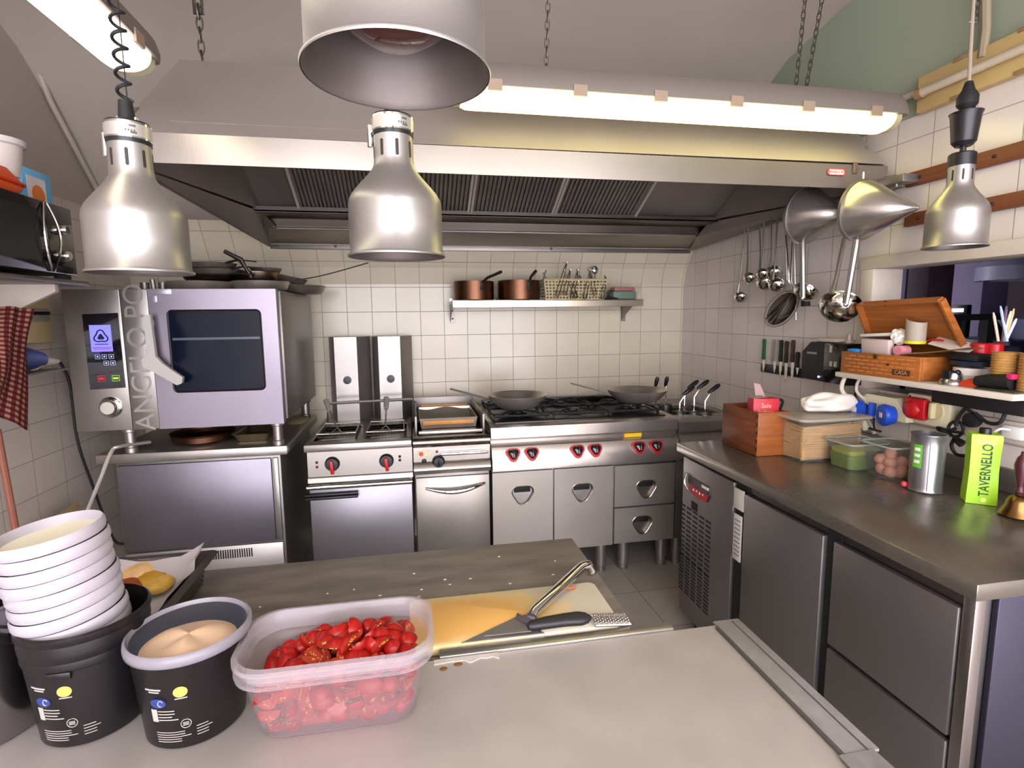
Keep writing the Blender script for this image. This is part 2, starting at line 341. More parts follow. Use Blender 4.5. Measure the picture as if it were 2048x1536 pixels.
doorsteel = mat('door_satin_steel', 'aca59c', .40, .7, noise=.25, nscale=2.2, bump=.1, bscale=3, stretch=(2, 2, 160), rvar=.08)
cupm = mat('recess_steel', 'b5aca2', .22, 1)
for (x0, x1, z0, z1, nm, hx, hz) in ((.400, .729, .176, .632, 'door', .563, .507), (.737, 1.073, .176, .632, 'door', .897, .497), (1.083, 1.441, .394, .628, 'drawer', 1.27, .49), (1.083, 1.441, .18, .384, 'drawer', 1.25, .283)):
    hole = rtri(hx, hz, .052, sx=1.08); b = MB(); b.hole_plate((x0, x1, z0, z1), hole, FY); door_edges(b, x0, x1, z0, z1, FY, .02); d_ = b.done(nm, doorsteel, t, flat=True)
    b = MB(); cup(b, hole, FY, .034, hx, hz, -.006); b.tube([(x, FY-.001, z) for x, z in hole], .0025, 6, True); b.done('finger_pull', cupm, d_)
    b = MB(); b.box(hx-.045, hx+.045, FY+.012, FY+.03, hz+.006, hz+.052, .004); b.done('grip_shadow_gap', BLACKM, d_)  # black block stands for the shade in the upper recess
for x, y in ((1.03, FY+.07), (1.165, FY+.07), (1.40, FY+.07), (.45, FY+.07), (.45, 3.35), (1.40, 3.35), (1.1, 3.3)):
    b = MB(); b.lathe([(.031, .17), (.031, .035), (.026, .03), (.026, .008), (.03, .006), (.03, 0)], (x, y, 0), n=20, cap=True); b.done('leg', STEEL_V, t)
# ---- fryer
X0, X1 = -.53, -.012
t = thing('deep_fryer', 'twin well stainless deep fryer with two black knobs, left of the small griddle', 'fryer', ((X0+X1)/2, FY, 0)); FRY = t
b = MB(); b.box(X0+.01, X1-.004, FY+.02, 3.45, .12, .66, .004); b.done('cabinet_body', STEEL_D, t)
b = MB(); front_profile(b, X0+.008, X1, [(FY, .80), (FY, .672), (FY-.014, .668), (FY-.016, .645), (FY+.02, .64), (3.40, .64), (3.40, .80)]); b.done('control_panel', mat('fryer_panel_steel', 'a59f98', .33, .85, noise=.15, nscale=4, bump=.08, bscale=3, stretch=(160, 3, 3)), t)
# top frame with two wells
b = MB(); z0, z1 = .80, .838
for a in ((X0-.004, X1, FY-.018, FY+.07), (X0-.004, X1, 3.18, 3.45), (X0-.004, X0+.028, FY+.07, 3.18), (X1-.028, X1, FY+.07, 3.18), ((X0+X1)/2-.022, (X0+X1)/2+.022, FY+.07, 3.18)): b.box(a[0], a[1], a[2], a[3], z0, z1, .006)
b.done('worktop_frame', STEEL, t)
for k in range(2):
    a0 = X0+.028+k*.252; a1 = a0+.221
    b = MB(); b.loft([[Vector((x, y, z)) for x, y in ((a0, FY+.07), (a1, FY+.07), (a1, 3.18), (a0, 3.18))] for z in (.835, .62)]+[[Vector((x, y, .62)) for x, y in ((a0+.1, 3), (a0+.11, 3), (a0+.11, 3.01), (a0+.1, 3.01))]], cap=False); w_ = b.done('frying_well', mat('oily_steel', '5d554c', .3, 1, noise=.3, nscale=8), t)
    b = MB(); b.box(a0+.002, a1-.002, FY+.072, 3.178, .70, .702); b.done('frying_oil', mat('dark_oil', '2e1f0c', .04, coat=1), w_)
b = MB(); b.tube([(X0+.004, FY-.03, .627), (X1-.004, FY-.03, .627)], .013, 12); b.box(X0+.01, X1-.01, FY-.03, FY+.01, .618, .632); b.done('front_rail', CHROME, t)
b = MB(); b.box(X0+.01, X1-.006, FY, FY+.02, .15, .605, .003); dd = b.done('door', mat('fryer_door_steel', '8e8b90', .34, .85, noise=.12, nscale=2, bump=.08, bscale=3, stretch=(160, 3, 3)), t)
b = MB(); b.box(X0-.008, X0+.245, FY-.034, FY-.006, .578, .592, .004); b.box(X0-.008, X0+.245, FY-.036, FY-.006, .562, .576, .004); b.done('door_handle', BLACK, dd)
for x in (-.404, -.141):
    M = Matrix.Translation((x, FY, .735)) @ Matrix.Rotation(PI/2, 4, 'X')
    b = MB(); b.lathe([(0, 0), (.036, 0), (.036, .008), (.031, .014), (.029, .03), (0, .032)], n=28, M=M); k = b.done('knob', BLACK, t)
    M2 = Matrix.Translation((x, FY-.03, .732)) @ Matrix.Rotation(R(-6), 4, 'Y'); b = MB(); b.box(-.0085, .0085, -.014, 0, -.042, .026, .004, M=M2); b.done('red_pointer', RED, k)
for x, z, c in ((-.478, .745, 'g'), (-.478, .722, 'r'), (-.075, .752, 'k'), (-.075, .733, 'k')):
    b = MB(); b.sph((x, FY-.001, z), .0075, sy=.5); b.done('indicator_light', {'g': mat('dark_green_lens', '1f4030', .2), 'r': mat('red_lens', '7e1a1a', .2), 'k': BLACK}[c], t)
# element housings standing at the back
for k, (a0, a1) in enumerate(((-.490, -.248), (-.236, .006))):
    yb, yf = 3.44, 3.34; b = MB()
    b.loft([[Vector(p) for p in ((a0, yb, z), (a0+.004, yb-.025, z), (a0+.042, yf, z), (a1-.07, yf, z), (a1-.004, yb-.025, z), (a1, yb, z))] for z in (.83, 1.34)]); h = b.done('element_housing', STEEL_V, t)
    b = MB(); b.lathe([(0, 0), (.024, 0), (.022, .02), (0, .022)], n=20, M=Matrix.Translation(((a0+a1)/2-.012, yf, 1.083)) @ Matrix.Rotation(PI/2, 4, 'X')); b.done('tilt_knob', BLACK, h)
b = MB(); b.tube([(-.485, 3.22, .84), (-.485, 3.22, .965), (.0, 3.22, .972), (.0, 3.22, .84)], .009, 8); b.done('basket_rail', STEEL, t)
# wire baskets resting in the wells
def basket(cx, tilt, lab):
    t = thing('fry_basket', lab, 'basket', (cx, 2.97, .75), 'fry baskets in the fryer')
    x0, x1, y0, y1, z0, z1 = cx-.095, cx+.095, 2.84, 3.12, .75, .865
    b = MB()
    for i in range(13):
        x = x0+(x1-x0)*i/12; b.tube([(x, y0, z1), (x, y0+.005, z0), (x, y1-.005, z0), (x, y1, z1)], .0011, 4)
    for i in range(17):
        y = y0+(y1-y0)*i/16; b.tube([(x0, y, z1), (x0+.004, y, z0), (x1-.004, y, z0), (x1, y, z1)], .0011, 4)
    for i in range(7):
        z = z0+(z1-z0)*i/7; b.tube([(x0, y0, z), (x1, y0, z), (x1, y1, z), (x0, y1, z)], .0011, 4, True)
    b.done('wire_mesh', mat('basket_wire', '8b857c', .35, 1), t, flat=True)
    b = MB(); b.tube([(x0, y0, z1), (x1, y0, z1), (x1, y1, z1), (x0, y1, z1)], .004, 6, True); b.tube([(x0+.02, y0-.004, z1-.03), (x1-.02, y0-.004, z1-.03)], .003, 6); b.done('rim_wire', STEEL, t)
    b = MB(); p0 = Vector((cx, y0+.03, z1)); p1 = Vector((cx+tilt, y0+.20, z1+.10)); b.tube([(cx-.03, y0, z1), p0+Vector((0, .02, .02)), p1], .004, 6); b.tube([(cx+.03, y0, z1), p0+Vector((0, .02, .02)), p1], .004, 6); h = b.done('handle_wire', STEEL, t)
    b = MB(); d_ = (p1-p0).normalized(); b.tube([p1-d_*.02, p1+d_*.07], [.013, .016], 8); b.done('handle_grip', mat('worn_grey_grip', '8a8680', .5), h)
basket(-.392, -.06, 'wire fry basket in the left fryer well, handle leaning left')
basket(-.146, .0, 'wire fry basket in the right fryer well, handle upright')
# ---- griddle unit
X0, X1 = -.006, .390
t = thing('griddle_unit', 'narrow stainless griddle cabinet with curved door handle, between fryer and range', 'griddle', ((X0+X1)/2, FY, 0))
b = MB(); b.box(X0+.004, X1-.003, FY+.02, 3.45, .12, .66, .004); b.done('cabinet_body', STEEL_D, t)
b = MB(); front_profile(b, X0, X1, [(FY+.005, .80), (FY+.005, .715), (FY-.012, .70), (FY-.02, .675), (FY-.01, .652), (FY+.02, .645), (3.42, .645), (3.42, .80)]); b.done('control_panel', mat('griddle_panel_steel', 'aca59d', .25, .85, noise=.15, nscale=5, bump=.08, bscale=3, stretch=(160, 3, 3)), t)
b = MB(); b.box(X0, X1, FY+.06, 3.42, .80, .825, .004); b.tube([(X0, FY+.012, .815), (X1, FY+.012, .815)], .026, 14); b.box(X0, X1, FY+.012, FY+.08, .80, .840, .004); b.done('worktop', mat('worn_top_steel', '9a8f84', .27, 1, noise=.3, nscale=6, rvar=.1), t)
b = MB(); b.box(X0+.03, X1-.03, FY+.10, 3.36, .835, .845, .002); b.done('griddle_plate', mat('greasy_griddle', '3c352e', .3, .8, noise=.3, nscale=12), t)
b = MB(); b.box(X0+.012, X0+.024, FY+.10, 3.40, .82, .935, .002); b.box(X1-.024, X1-.012, FY+.10, 3.40, .82, .935, .002); b.box(X0+.012, X1-.012, 3.39, 3.40, .82, .955, .002); b.done('splash_guard', STEEL_D, t)
b = MB(); b.box(X0+.03, X1-.03, FY+.06, FY+.085, .845, .862, .003); b.done('grease_drawer', STEEL, t)
b = MB(); b.box(.128, .376, FY-.03, FY+.006, .748, .764, .006); b.done('front_bar', CHROME, t)
b = MB(); b.lathe([(0, 0), (.033, 0), (.032, .014), (.026, .018), (.024, .034), (0, .036)], n=28, M=Matrix.Translation((.12, FY+.005, .715)) @ Matrix.Rotation(PI/2, 4, 'X')); b.box(.116, .124, FY-.038, FY-.02, .70, .742, .003); b.done('knob', BLACK, t)
for x, z, r_, m_ in ((.047, .718, .013, BLACK), (.113, .765, .007, mat('red_lens', '7e1a1a', .2))):
    b = MB(); b.sph((x, FY+.003, z), r_, sy=.4); b.done('indicator_light', m_, t)
b = MB(); b.box(.014, .082, FY+.002, FY+.0045, .742, .772); lb = b.done('rating_plate', mat('cream_label', 'cfc6a6', .5), t)
b = MB(); b.lathe([(0, 0), (.012, 0), (.012, .001), (0, .001)], n=20, M=Matrix.Translation((.033, FY+.002, .757)) @ Matrix.Rotation(PI/2, 4, 'X')); b.done('round_emblem', mat('orange_red_print', 'c24a22', .5), lb)
b = MB(); b.box(X0+.008, X1-.006, FY, FY+.02, .12, .63, .003); dd = b.done('door', mat('griddle_door_steel', '98928a', .33, .85, noise=.15, nscale=2, bump=.08, bscale=3, stretch=(160, 3, 3)), t)
b = MB(); b.tube([(.05+.31*k/12, FY-.004-.035*math.sin(PI*k/12), .575-.02*math.sin(PI*k/12)+.010*k/12) for k in range(13)], [.006+.007*math.sin(PI*k/12) for k in range(13)], 10); b.done('door_handle', CHROME, dd)
# tray with paper on the griddle
t = thing('baking_tray', 'shallow metal tray lined with creased brown-edged paper, lying on the griddle', 'tray', (.19, 3.12, .848))
b = MB(); b.loft([[Vector((.19+x*s, 3.12+y*s2, z)) for x, y in ((-.155, -.19), (.155, -.19), (.155, .19), (-.155, .19))] for s, s2, z in ((.94, .96, .848), (1, 1, .905), (1.02, 1.02, .905), (.96, .98, .850))], cap=False); b.box(.045, .335, 2.94, 3.30, .849, .852); b.done('tray_body', mat('tray_aluminium', 'b0a494', .35, 1, noise=.3), t)
b = MB(); b.grid(lambda u, v: Vector((.02+.335*u-.02*(v < .1), 2.95+.35*v, .898-.045*math.sin(PI*v)**.7+.012*math.sin(9*u+3*v)*(.3+v)*.5)), 16, 16, .0006); b.done('baking_paper', mat('baking_paper_grey', 'a9a397', .6, noise=.15, nscale=9), t)
b = MB(); b.box(.05, .33, 2.925, 2.945, .868, .892, .004); b.done('browned_edge', mat('toasted_crust', 'd8954a', .6, noise=.35, nscale=14), t, label='toasted orange brown rim'); b = MB(); b.box(.05, .33, 3.295, 3.31, .91, .922, .004); b.done('browned_edge', MC['toasted_crust'], t)
# ---- pasta cooker
X0, X1 = 1.455, 1.872
t = thing('pasta_cooker', 'stainless pasta boiler in the back corner with round chrome knobs', 'cooker', ((X0+X1)/2, FY, 0)); PCK = t
b = MB(); b.box(X0, X1, FY+.02, 3.42, .17, .80, .004); b.done('cabinet_body', STEEL_D, t)
b = MB(); front_profile(b, X0, X1, [(FY+.02, .865), (FY+.0, .855), (FY, .80), (FY+.02, .79), (FY-.02, .76), (FY-.04, .70), (FY-.04, .66), (FY+.02, .64), (2.9, .64), (2.9, .80), (2.83, .865)]); b.done('control_panel', STEEL, t)
b = MB()
for a in ((X0, X1, FY+.08, FY+.16), (X0, X1, 3.28, 3.45), (X0, X0+.05, FY+.16, 3.28), (X1-.05, X1, FY+.16, 3.28)): b.box(a[0], a[1], a[2], a[3], .83, .868, .004)
b.done('worktop_frame', STEEL, t)
b = MB(); b.box(X0+.05, X1-.05, FY+.16, 3.28, .78, .785); b.done('boiling_water', mat('cloudy_water', '6f6a60', .08, coat=1), t)
for x in (1.585, 1.73):
    b = MB(); b.lathe([(0, 0), (.03, 0), (.03, .012), (.022, .03), (0, .034)], n=24, M=Matrix.Translation((x, FY-.028, .725)) @ Matrix.Rotation(PI/2, 4, 'X')); b.done('knob', CHROME, t)
for x in (1.50, 1.82):
    b = MB(); b.cyl((x, FY+.08, 0), (x, FY+.08, .17), .03); b.done('leg', STEEL_V, t)
for i, (cx, cy, lx) in enumerate(((1.545, 3.20, .0), (1.625, 3.20, .0), (1.70, 2.96, .07), (1.70, 3.06, .08), (1.76, 2.93, .08), (1.80, 2.86, .05))):
    if i < 2: gx, gy, gz = (1.545, 1.613)[i], 3.22, 1.02
    else: gx, gy, gz = [PY(1376, 782, 2.96), PY(1385, 770, 3.06), PY(1405, 770, 2.93), PY(1427, 778, 2.86)][i-2][:]
    base = Vector((gx-.05 if i > 1 else gx, gy, .80))
    t = thing('pasta_basket', ['perforated pasta basket, leftmost black grip above the pan on the right', 'perforated pasta basket, second black grip above the pan on the right', 'perforated pasta basket with lowest leftmost slanted grip in corner', 'perforated pasta basket with slanted grip behind the lowest one', 'perforated pasta basket with middle slanted black grip by right wall', 'perforated pasta basket with rightmost slanted grip near right wall'][i], 'basket', tuple(base), 'pasta baskets in the boiler')
    b = MB(); b.lathe([(.035, 0), (.04, .04), (.04, .072), (.043, .075), (.038, .075), (.033, .004), (0, .004)], tuple(base), n=18); b.done('basket_body', mat('perforated_steel', '87817a', .4, 1), t)
    g = Vector((gx, gy, gz)); b = MB(); k0 = base+Vector((0, .0, .07))
    b.tube([k0, Vector((base.x, base.y, g.z-.07)), g-Vector((.02 if i > 1 else 0, 0, .025))], .0035, 6); b.done('handle_rod', CHROME, t)
    d_ = Vector((.045, 0, .03)) if i > 1 else Vector((.004, -.01, .042)); b = MB(); b.tube([g-d_*.7, g-d_*.2, g+d_*.5, g+d_*.85], [.008, .012, .0135, .008], 10); b.done('handle_grip', BLACK, t)
# ---- combi oven on its stand
OY = 2.62
def oz(x, y): return PY(x, y, OY)
t = thing('combi_oven', 'large stainless combi oven with blue display and glass door, on a steel cabinet', 'oven', (-1.02, OY, .975)); OV = t
x0, xs1, xs2, x1 = -1.445, -1.222, -1.112, -.590; z0, z1 = .972, 1.588
b = MB(); b.box(x0+.004, x1+.01, OY+.045, 3.43, z0+.012, z1-.004, .006); b.done('oven_body', STEEL_D, t)
b = MB(); b.box(x0, xs1-.002, OY, OY+.045, z0, z1, .005); b.done('control_fascia', STEEL, t)
b = MB(); b.box(xs1, xs2-.002, OY-.004, OY+.045, z0, z1, .005); b.done('brand_panel', STEEL_V, t)
pw0 = oz(333, 619); pw1 = oz(520, 793)
hole = rrect(-1.040, -.660, 1.135, 1.495, .02); b = MB(); b.hole_plate((xs2, x1, z0, z1), hole, OY-.006); door_edges(b, xs2, x1, z0, z1, OY-.006, .05); dr = b.done('oven_door', mat('oven_door_steel', '8f8892', .36, .9, noise=.18, nscale=2.5, bump=.08, bscale=3, stretch=(2, 2, 160), rvar=.08), t, flat=True)
b = MB(); b.tube([(x, OY-.007, z) for x, z in hole], .004, 6, True); b.done('window_seal', BLACK, dr)
b = MB(); b.box(-1.048, -.652, OY-.002, OY+.004, 1.127, 1.503); b.done('window_glass', mat('dark_oven_glass', '0d1424', .10, ior=1.3, spec=.35), dr)
b = MB()
# faint shelves and a tray seen behind the glass
b.box(-1.03, -.67, OY-.0035, OY-.0022, 1.365, 1.375); b.done('rack_rail', mat('rack_rail_grey', '4c5560', .3), dr)
b = MB()
hp = [oz(313, 632), oz(316, 708)]
b = MB(); s_ = [(-1.103, 1.475), (-1.078, 1.478), (-1.072, 1.30), (-1.047, 1.268), (-.972, 1.205), (-.978, 1.180), (-.998, 1.172), (-1.09, 1.235), (-1.125, 1.255), (-1.128, 1.285), (-1.105, 1.315)]
b.prism([(x-.008, OY-.062, z) for x, z in s_], (0, .022, 0)); b.box(-1.105, -1.09, OY-.045, OY-.004, 1.24, 1.29, .004); b.box(-1.108, -1.095, OY-.045, OY-.004, 1.43, 1.455, .004); b.done('door_handle', mat('grey_white_handle', 'b9b6b0', .38), dr)
b = MB(); b.box(-1.095, -1.015, OY-.010, OY-.005, 1.565, 1.588, .001); b.box(-1.095, -1.075, OY-.0095, OY-.005, 1.53, 1.56, .001); b.done('door_sticker', mat('pale_sticker', 'a29ca6', .3, .5), dr)
pa = [oz(148, 626), oz(214, 624), oz(229, 774), oz(163, 777)]
b = MB(); b.prism([(p.x, OY-.004, p.z) for p in (Vector((-1.372, 0, 1.482)), Vector((-1.235, 0, 1.487)), Vector((-1.235, 0, 1.162)), Vector((-1.372, 0, 1.158)))], (0, .006, 0)); pn = b.done('touch_panel', mat('panel_black_glass', '120e14', .12, coat=1), t)
b = MB(); b.box(-1.350, -1.268, OY-.0055, OY-.004, 1.322, 1.436); sc_ = b.done('lcd_screen', mat('lcd_blue', '5a5cff', .3, emit=(.16, .15, 1.0), es=1.25), pn, label='glowing blue display')
b = MB(); lp = [(-1.309+.024*(1+.2*math.cos(3*(a+PI/2+PI)))*math.cos(a), 1.386+.024*(1+.2*math.cos(3*(a+PI/2+PI)))*math.sin(a)) for a in [2*PI*i/30 for i in range(30)]]
b.tube([(x, OY-.0058, z) for x, z in lp], .0032, 5, True); b.prism([(-1.309+.5*(x+1.309), OY-.0062, 1.384+.5*(z-1.386)) for x, z in lp], (0, .001, 0)); b.box(-1.335, -1.283, OY-.0062, OY-.0052, 1.352, 1.3555); b.done('logo_mark', mat('logo_navy', '0b0a3c', .4), pn)
b = MB()
for i in range(2): b.box(-1.343, -1.275, OY-.0062, OY-.0052, 1.332+i*.006, 1.3345+i*.006)
b.done('caption_line', mat('caption_red', 'a01030', .5), pn)
BT = mat('lit_button', '9fb0d8', .4, emit=(.5, .6, .9), es=.35)
for x, z in ((-1.330, 1.300), (-1.304, 1.300), (-1.277, 1.300), (-1.299, 1.272), (-1.273, 1.272)):
    b = MB(); b.tube([(x+u*.009, OY-.0045, z+v*.009) for u, v in ((-1, -1), (1, -1), (1, 1), (-1, 1))], .0013, 4, True); b.sph((x, OY-.0045, z), .004, sy=.2); b.done('button', BT, pn, flat=True)
for x, nm, c, e in ((-1.324, 'stop_button', 'b01020', (.7, .02, .05)), (-1.268, 'start_button', '8cc020', (.4, .7, .05))):
    b = MB(); b.tube([(x+u*.014, OY-.0045, 1.205+v*.012) for u, v in ((-1, -1), (1, -1), (1, 1), (-1, 1))], .0013, 4, True); b.box(x-.010, x+.010, OY-.006, OY-.0045, 1.201, 1.209); b.done(nm, mat('lit_'+c, c, .4, emit=e, es=.6), pn, flat=True)
b = MB(); b.lathe([(.046, 0), (.046, .006), (.040, .010), (.033, .004), (.031, .026), (.028, .03), (0, .031)], n=36, M=Matrix.Translation((-1.300, OY, 1.078)) @ Matrix.Rotation(PI/2, 4, 'X')); b.done('dial', CHROME, t)
b = MB(); b.lathe([(0, .0), (.028, 0), (.027, .003), (0, .004)], n=30, M=Matrix.Translation((-1.300, OY-.03, 1.078)) @ Matrix.Rotation(PI/2, 4, 'X')); b.done('dial_cap', mat('silver_cap', 'cdc8bc', .4, .3), t)
text('ANGELO PO', .115, F_Y(-1.165, OY-.0041, 1.29, PI/2), STEEL_V, t, 'embossed_lettering')
for x, y in ((-1.255, OY+.04), (-.63, OY+.04), (-1.26, 3.35), (-.63, 3.35)):
    b = MB(); b.lathe([(.026, 0), (.026, .02), (.022, .024), (.022, .09), (.03, .094), (.03, .115)], (x, y, .865), n=20, cap=True); b.done('foot', STEEL_V, t)
b = MB()
for x in (-1.25, -1.17): b.cyl((x, OY+.3, z1-.01), (x, OY+.3, z1+.045), .02)
b.tube([(-1.21, OY+.3, z1-.01), (-1.215, OY+.3, z1+.06)], .011, 8); b.done('top_vent_pipe', STEEL_D, t)
# stand
t = thing('oven_stand', 'steel cabinet with overhanging top carrying the combi oven', 'cabinet', (-.99, OY, 0))
b = MB(); b.box(-1.385, -.585, OY, 3.45, .822, .865, .005); b.done('top', STEEL, t)
b = MB(); b.box(-1.325, -.625, OY+.035, 3.40, .10, .822, .004); b.done('cabinet_body', STEEL_D, t)
b = MB(); b.box(-1.315, -.665, OY+.018, OY+.035, .40, .805, .004); b.done('door', mat('stand_door_steel', '837f88', .36, .85, noise=.25, nscale=2.2, bump=.08, bscale=3, stretch=(2, 2, 160), rvar=.08), t)
b = MB(); b.box(-1.315, -.635, OY+.018, OY+.035, .12, .392, .004); b.box(-.660, -.635, OY+.018, OY+.035, .40, .805, .003); b.done('plinth_panel', STEEL, t)
b = MB()
for i in range(22): b.box(-1.0+i*.0105, -.995+i*.0105, OY+.014, OY+.019, .333, .375)
b.done('vent_slots', BLACKM, t)
# ================================================================ EXTRACTOR HOOD
t = thing('extractor_hood', 'long stainless extractor hood over the cooking line', 'hood', (.5, 2.6, 1.86)); HD = t
def quad(mb, a, b_, c, d, th=.0015):
    a, b_, c, d = map(Vector, (a, b_, c, d)); n = (b_-a).cross(d-a).normalized()*th; mb.loft([[a, b_, c, d], [a+n, b_+n, c+n, d+n]])
LB, LT, YL, YR_ = 1.925, 2.012, 1.86, 1.862
XL0, XR0 = -.835, 1.815
b = MB()
TL, TR = -.742, 1.78
quad(b, (XL0, YL+.004, LT), (XR0, YL+.004, LT+.008), (TR, 2.14, 2.35), (TL, 2.14, 2.335))
# small chamfer piece is part of the sloping front; sides and top
quad(b, (XL0, YL+.004, LT), (TL, 2.14, 2.335), (TL, 3.05, 2.335), (-.79, 3.42, 1.90))
quad(b, (XR0, YL+.004, LT), (TR, 2.14, 2.35), (TR, 3.05, 2.335), (1.84, 3.42, 1.90))
quad(b, (TL, 2.14, 2.335), (TR, 2.14, 2.35), (TR, 3.05, 2.335), (TL, 3.05, 2.335))
b.done('canopy', HOODM, t, flat=True)
b = MB()
b.prism([(XL0, YL, LB), (XL0, YL, LT), (XL0, YL+.03, LT+.004), (XL0, YL+.03, LT), (XL0, YL+.004, LT-.004), (XL0, YL+.004, LB)], (XR0-XL0+.01, 0, 0)); b.done('front_fascia', LIPM, t, flat=True)
b = MB()
quad(b, (XL0, YL+.02, LB), (XL0, YL+.02, LT), (-.79, 3.43, 1.95), (-.79, 3.43, 1.868)); b.done('side_skirt', HOODM, t, flat=True); b = MB(); quad(b, (XR0, YL+.02, LB), (XR0, YL+.02, LT), (1.84, 3.43, 1.95), (1.84, 3.43, 1.868))
b.done('side_skirt', HOODM, t, flat=True)
HIN = mat('greasy_hood_interior', '8b827c', .45, .5, noise=.3, nscale=3, rvar=.1)
XI0, XI1 = -.70, 1.70
b = MB()
quad(b, (XL0+.01, YL+.06, LB+.01), (XI0, 2.90, 1.985), (XI0, 2.35, 2.26), (XL0+.03, YL+.06, 2.1)); quad(b, (XR0-.01, YL+.06, LB+.01), (XI1, 2.90, 1.985), (XI1, 2.35, 2.26), (XR0-.03, YL+.06, 2.1))
quad(b, (XL0+.012, YL+.06, LB+.004), (XI0, 2.92, 1.975), (XI0+.05, 3.05, 1.915), (-.786, 3.40, 1.868)); quad(b, (XR0-.012, YL+.06, LB+.004), (XI1, 2.92, 1.975), (XI1, 3.05, 1.915), (1.84, 3.40, 1.868))
quad(b, (XI0, 2.90, 1.99), (XI1, 2.90, 1.99), (XI1, 2.34, 2.27), (XI0, 2.34, 2.27)); quad(b, (XI0, 2.35, 2.26), (XI1, 2.35, 2.26), (XI1, 1.9, 2.06), (XI0, 1.9, 2.06))
b.done('inner_liner', HIN, t, flat=True)
fm = mat('baffle_filter_steel', '857c76', .45, .4, noise=.35, nscale=6)
def filt(x):  # bottom edge pixel -> world X at the filter foot
    return PY(x, 428, 2.88).x
fx = [PY(c, 428, 2.88).x for c in (598, 765, 938, 1103, 1268)]
for a0, a1 in zip(fx, fx[1:]):
    b = MB(); n = 20; dy, dz = -.52, .265
    for i in range(n):
        u0, u1 = a0+.014+(a1-a0-.028)*i/n, a0+.014+(a1-a0-.028)*(i+.62)/n
        b.prism([(u0, 2.88, 1.992), (u1, 2.88, 1.992), (u1, 2.875, 1.978), (u0, 2.875, 1.978)], (0, dy, dz))
    f_ = b.done('grease_filter', fm, t, flat=True)
    for u in (a0+.002, a1-.014): b = MB(); b.prism([(u, 2.885, 1.990), (u+.012, 2.885, 1.990), (u+.012, 2.87, 1.966), (u, 2.87, 1.966)], (0, dy, dz)); b.done('filter_frame', mat('bright_filter_frame', 'b8b0a8', .45, .3), f_, flat=True)
b = MB()
for x in (PY(508, 385, 2.6).x, PY(1465, 410, 2.7).x): b.sph((x, 2.55, 2.145), .018, sz=.7)
b.done('inner_lamp_dome', mat('dusty_glass', '8d857e', .25), t)
b = MB()
b.box(XI0-.02, XI1+.02, 2.84, 3.02, 1.962, 1.975, .003); b.box(XI0-.02, XI1+.02, 2.84, 2.85, 1.962, 1.99)
quad(b, (XI0+.02, 3.02, 1.965), (XI1, 3.02, 1.965), (XI1, 3.04, 1.918), (XI0+.02, 3.04, 1.918))
b.done('grease_trough', mat('trough_steel', '7b736c', .35, 1, noise=.25, nscale=4), t, flat=True)
b = MB(); b.tube([(XI0+.04, 3.035, 1.918), (XI1-.02, 3.035, 1.918)], .008, 8); b.done('gutter_rim', STEEL, t)
b = MB(); quad(b, (XI0, 3.04, 1.912), (XI1+.02, 3.04, 1.912), (1.85, 3.42, 1.886), (-.785, 3.42, 1.886)); b.done('back_plate', mat('back_plate_steel', '8b8279', .38, 1, noise=.2, nscale=3), t, flat=True)
b = MB(); b.box(-.785, 1.86, 3.415, 3.44, 1.857, 1.895, .003)
for x in (-.74, -.42, .12, .9, 1.5): b.sph((x, 3.413, 1.876), .008)
b.done('wall_bracket', STEEL_D, t)
b = MB(); pb = [PY(x, y, YL) for x, y in ((1651, 343), (1692, 346))]; c_ = (pb[0]+pb[1])/2
b.prism([(x, YL-.004, z) for x, z in rrect(c_.x-.036, c_.x+.036, c_.z-.011, c_.z+.011, .010)], (0, .004, 0)); bd = b.done('badge', mat('pale_badge', 'd8c4bb', .4), t)
b = MB(); b.tube([(x, YL-.004, z) for x, z in rrect(c_.x-.036, c_.x+.036, c_.z-.011, c_.z+.011, .010)], .002, 5, True); b.done('badge_outline', mat('badge_red', 'b8383c', .4), bd)
text('ANGELO PO', .0125, F_Y(c_.x, YL-.0045, c_.z), MC['badge_red'], t)
p = PY(1709, 337, YL); b = MB(); b.box(p.x-.009, p.x+.009, YL-.006, YL, p.z-.02, p.z+.022, .002); b.sph((p.x+.012, YL-.004, p.z), .005); b.done('latch', mat('brownish_latch', '6f6054', .5, .5), t)
# chains that hold the hood
CH = mat('chain_steel', '5c5651', .4, .9)
for (x, y, lab) in ((403, 108, 'short steel chain with turnbuckle holding the hood, at its left end'), (1092, 95, 'thin steel chain holding the long lamp, above the middle of the hood'), (1592, 160, 'thin steel chain above the right end of the tube lamp, left one of a pair'), (1612, 160, 'thin steel chain above the right end of the tube lamp, right one of a pair')):
    yy = 2.16 if x < 900 else 1.765; zc_ = 2.335 if x < 900 else 2.216; p = PY(x, y, yy); t = thing('support_chain', lab, 'chain', (p.x, yy, zc_)); b = MB(); e = (p.x+(.012 if x != 1612 else .06), yy-.03, 2.77)
    chain(b, (p.x, yy, zc_), e, .05 if x == 403 else .035, .010 if x == 403 else .007, .003 if x == 403 else .0018); b.done('links', CH, t)
    if x == 403:
        b = MB(); m0 = Vector((p.x+.004, yy-.01, 2.49)); b.tube([m0+Vector((u, 0, v)) for u, v in ((-.012, 0), (.012, 0), (.012, .11), (-.012, .11))], .005, 6, True); b.done('turnbuckle', CH, t)

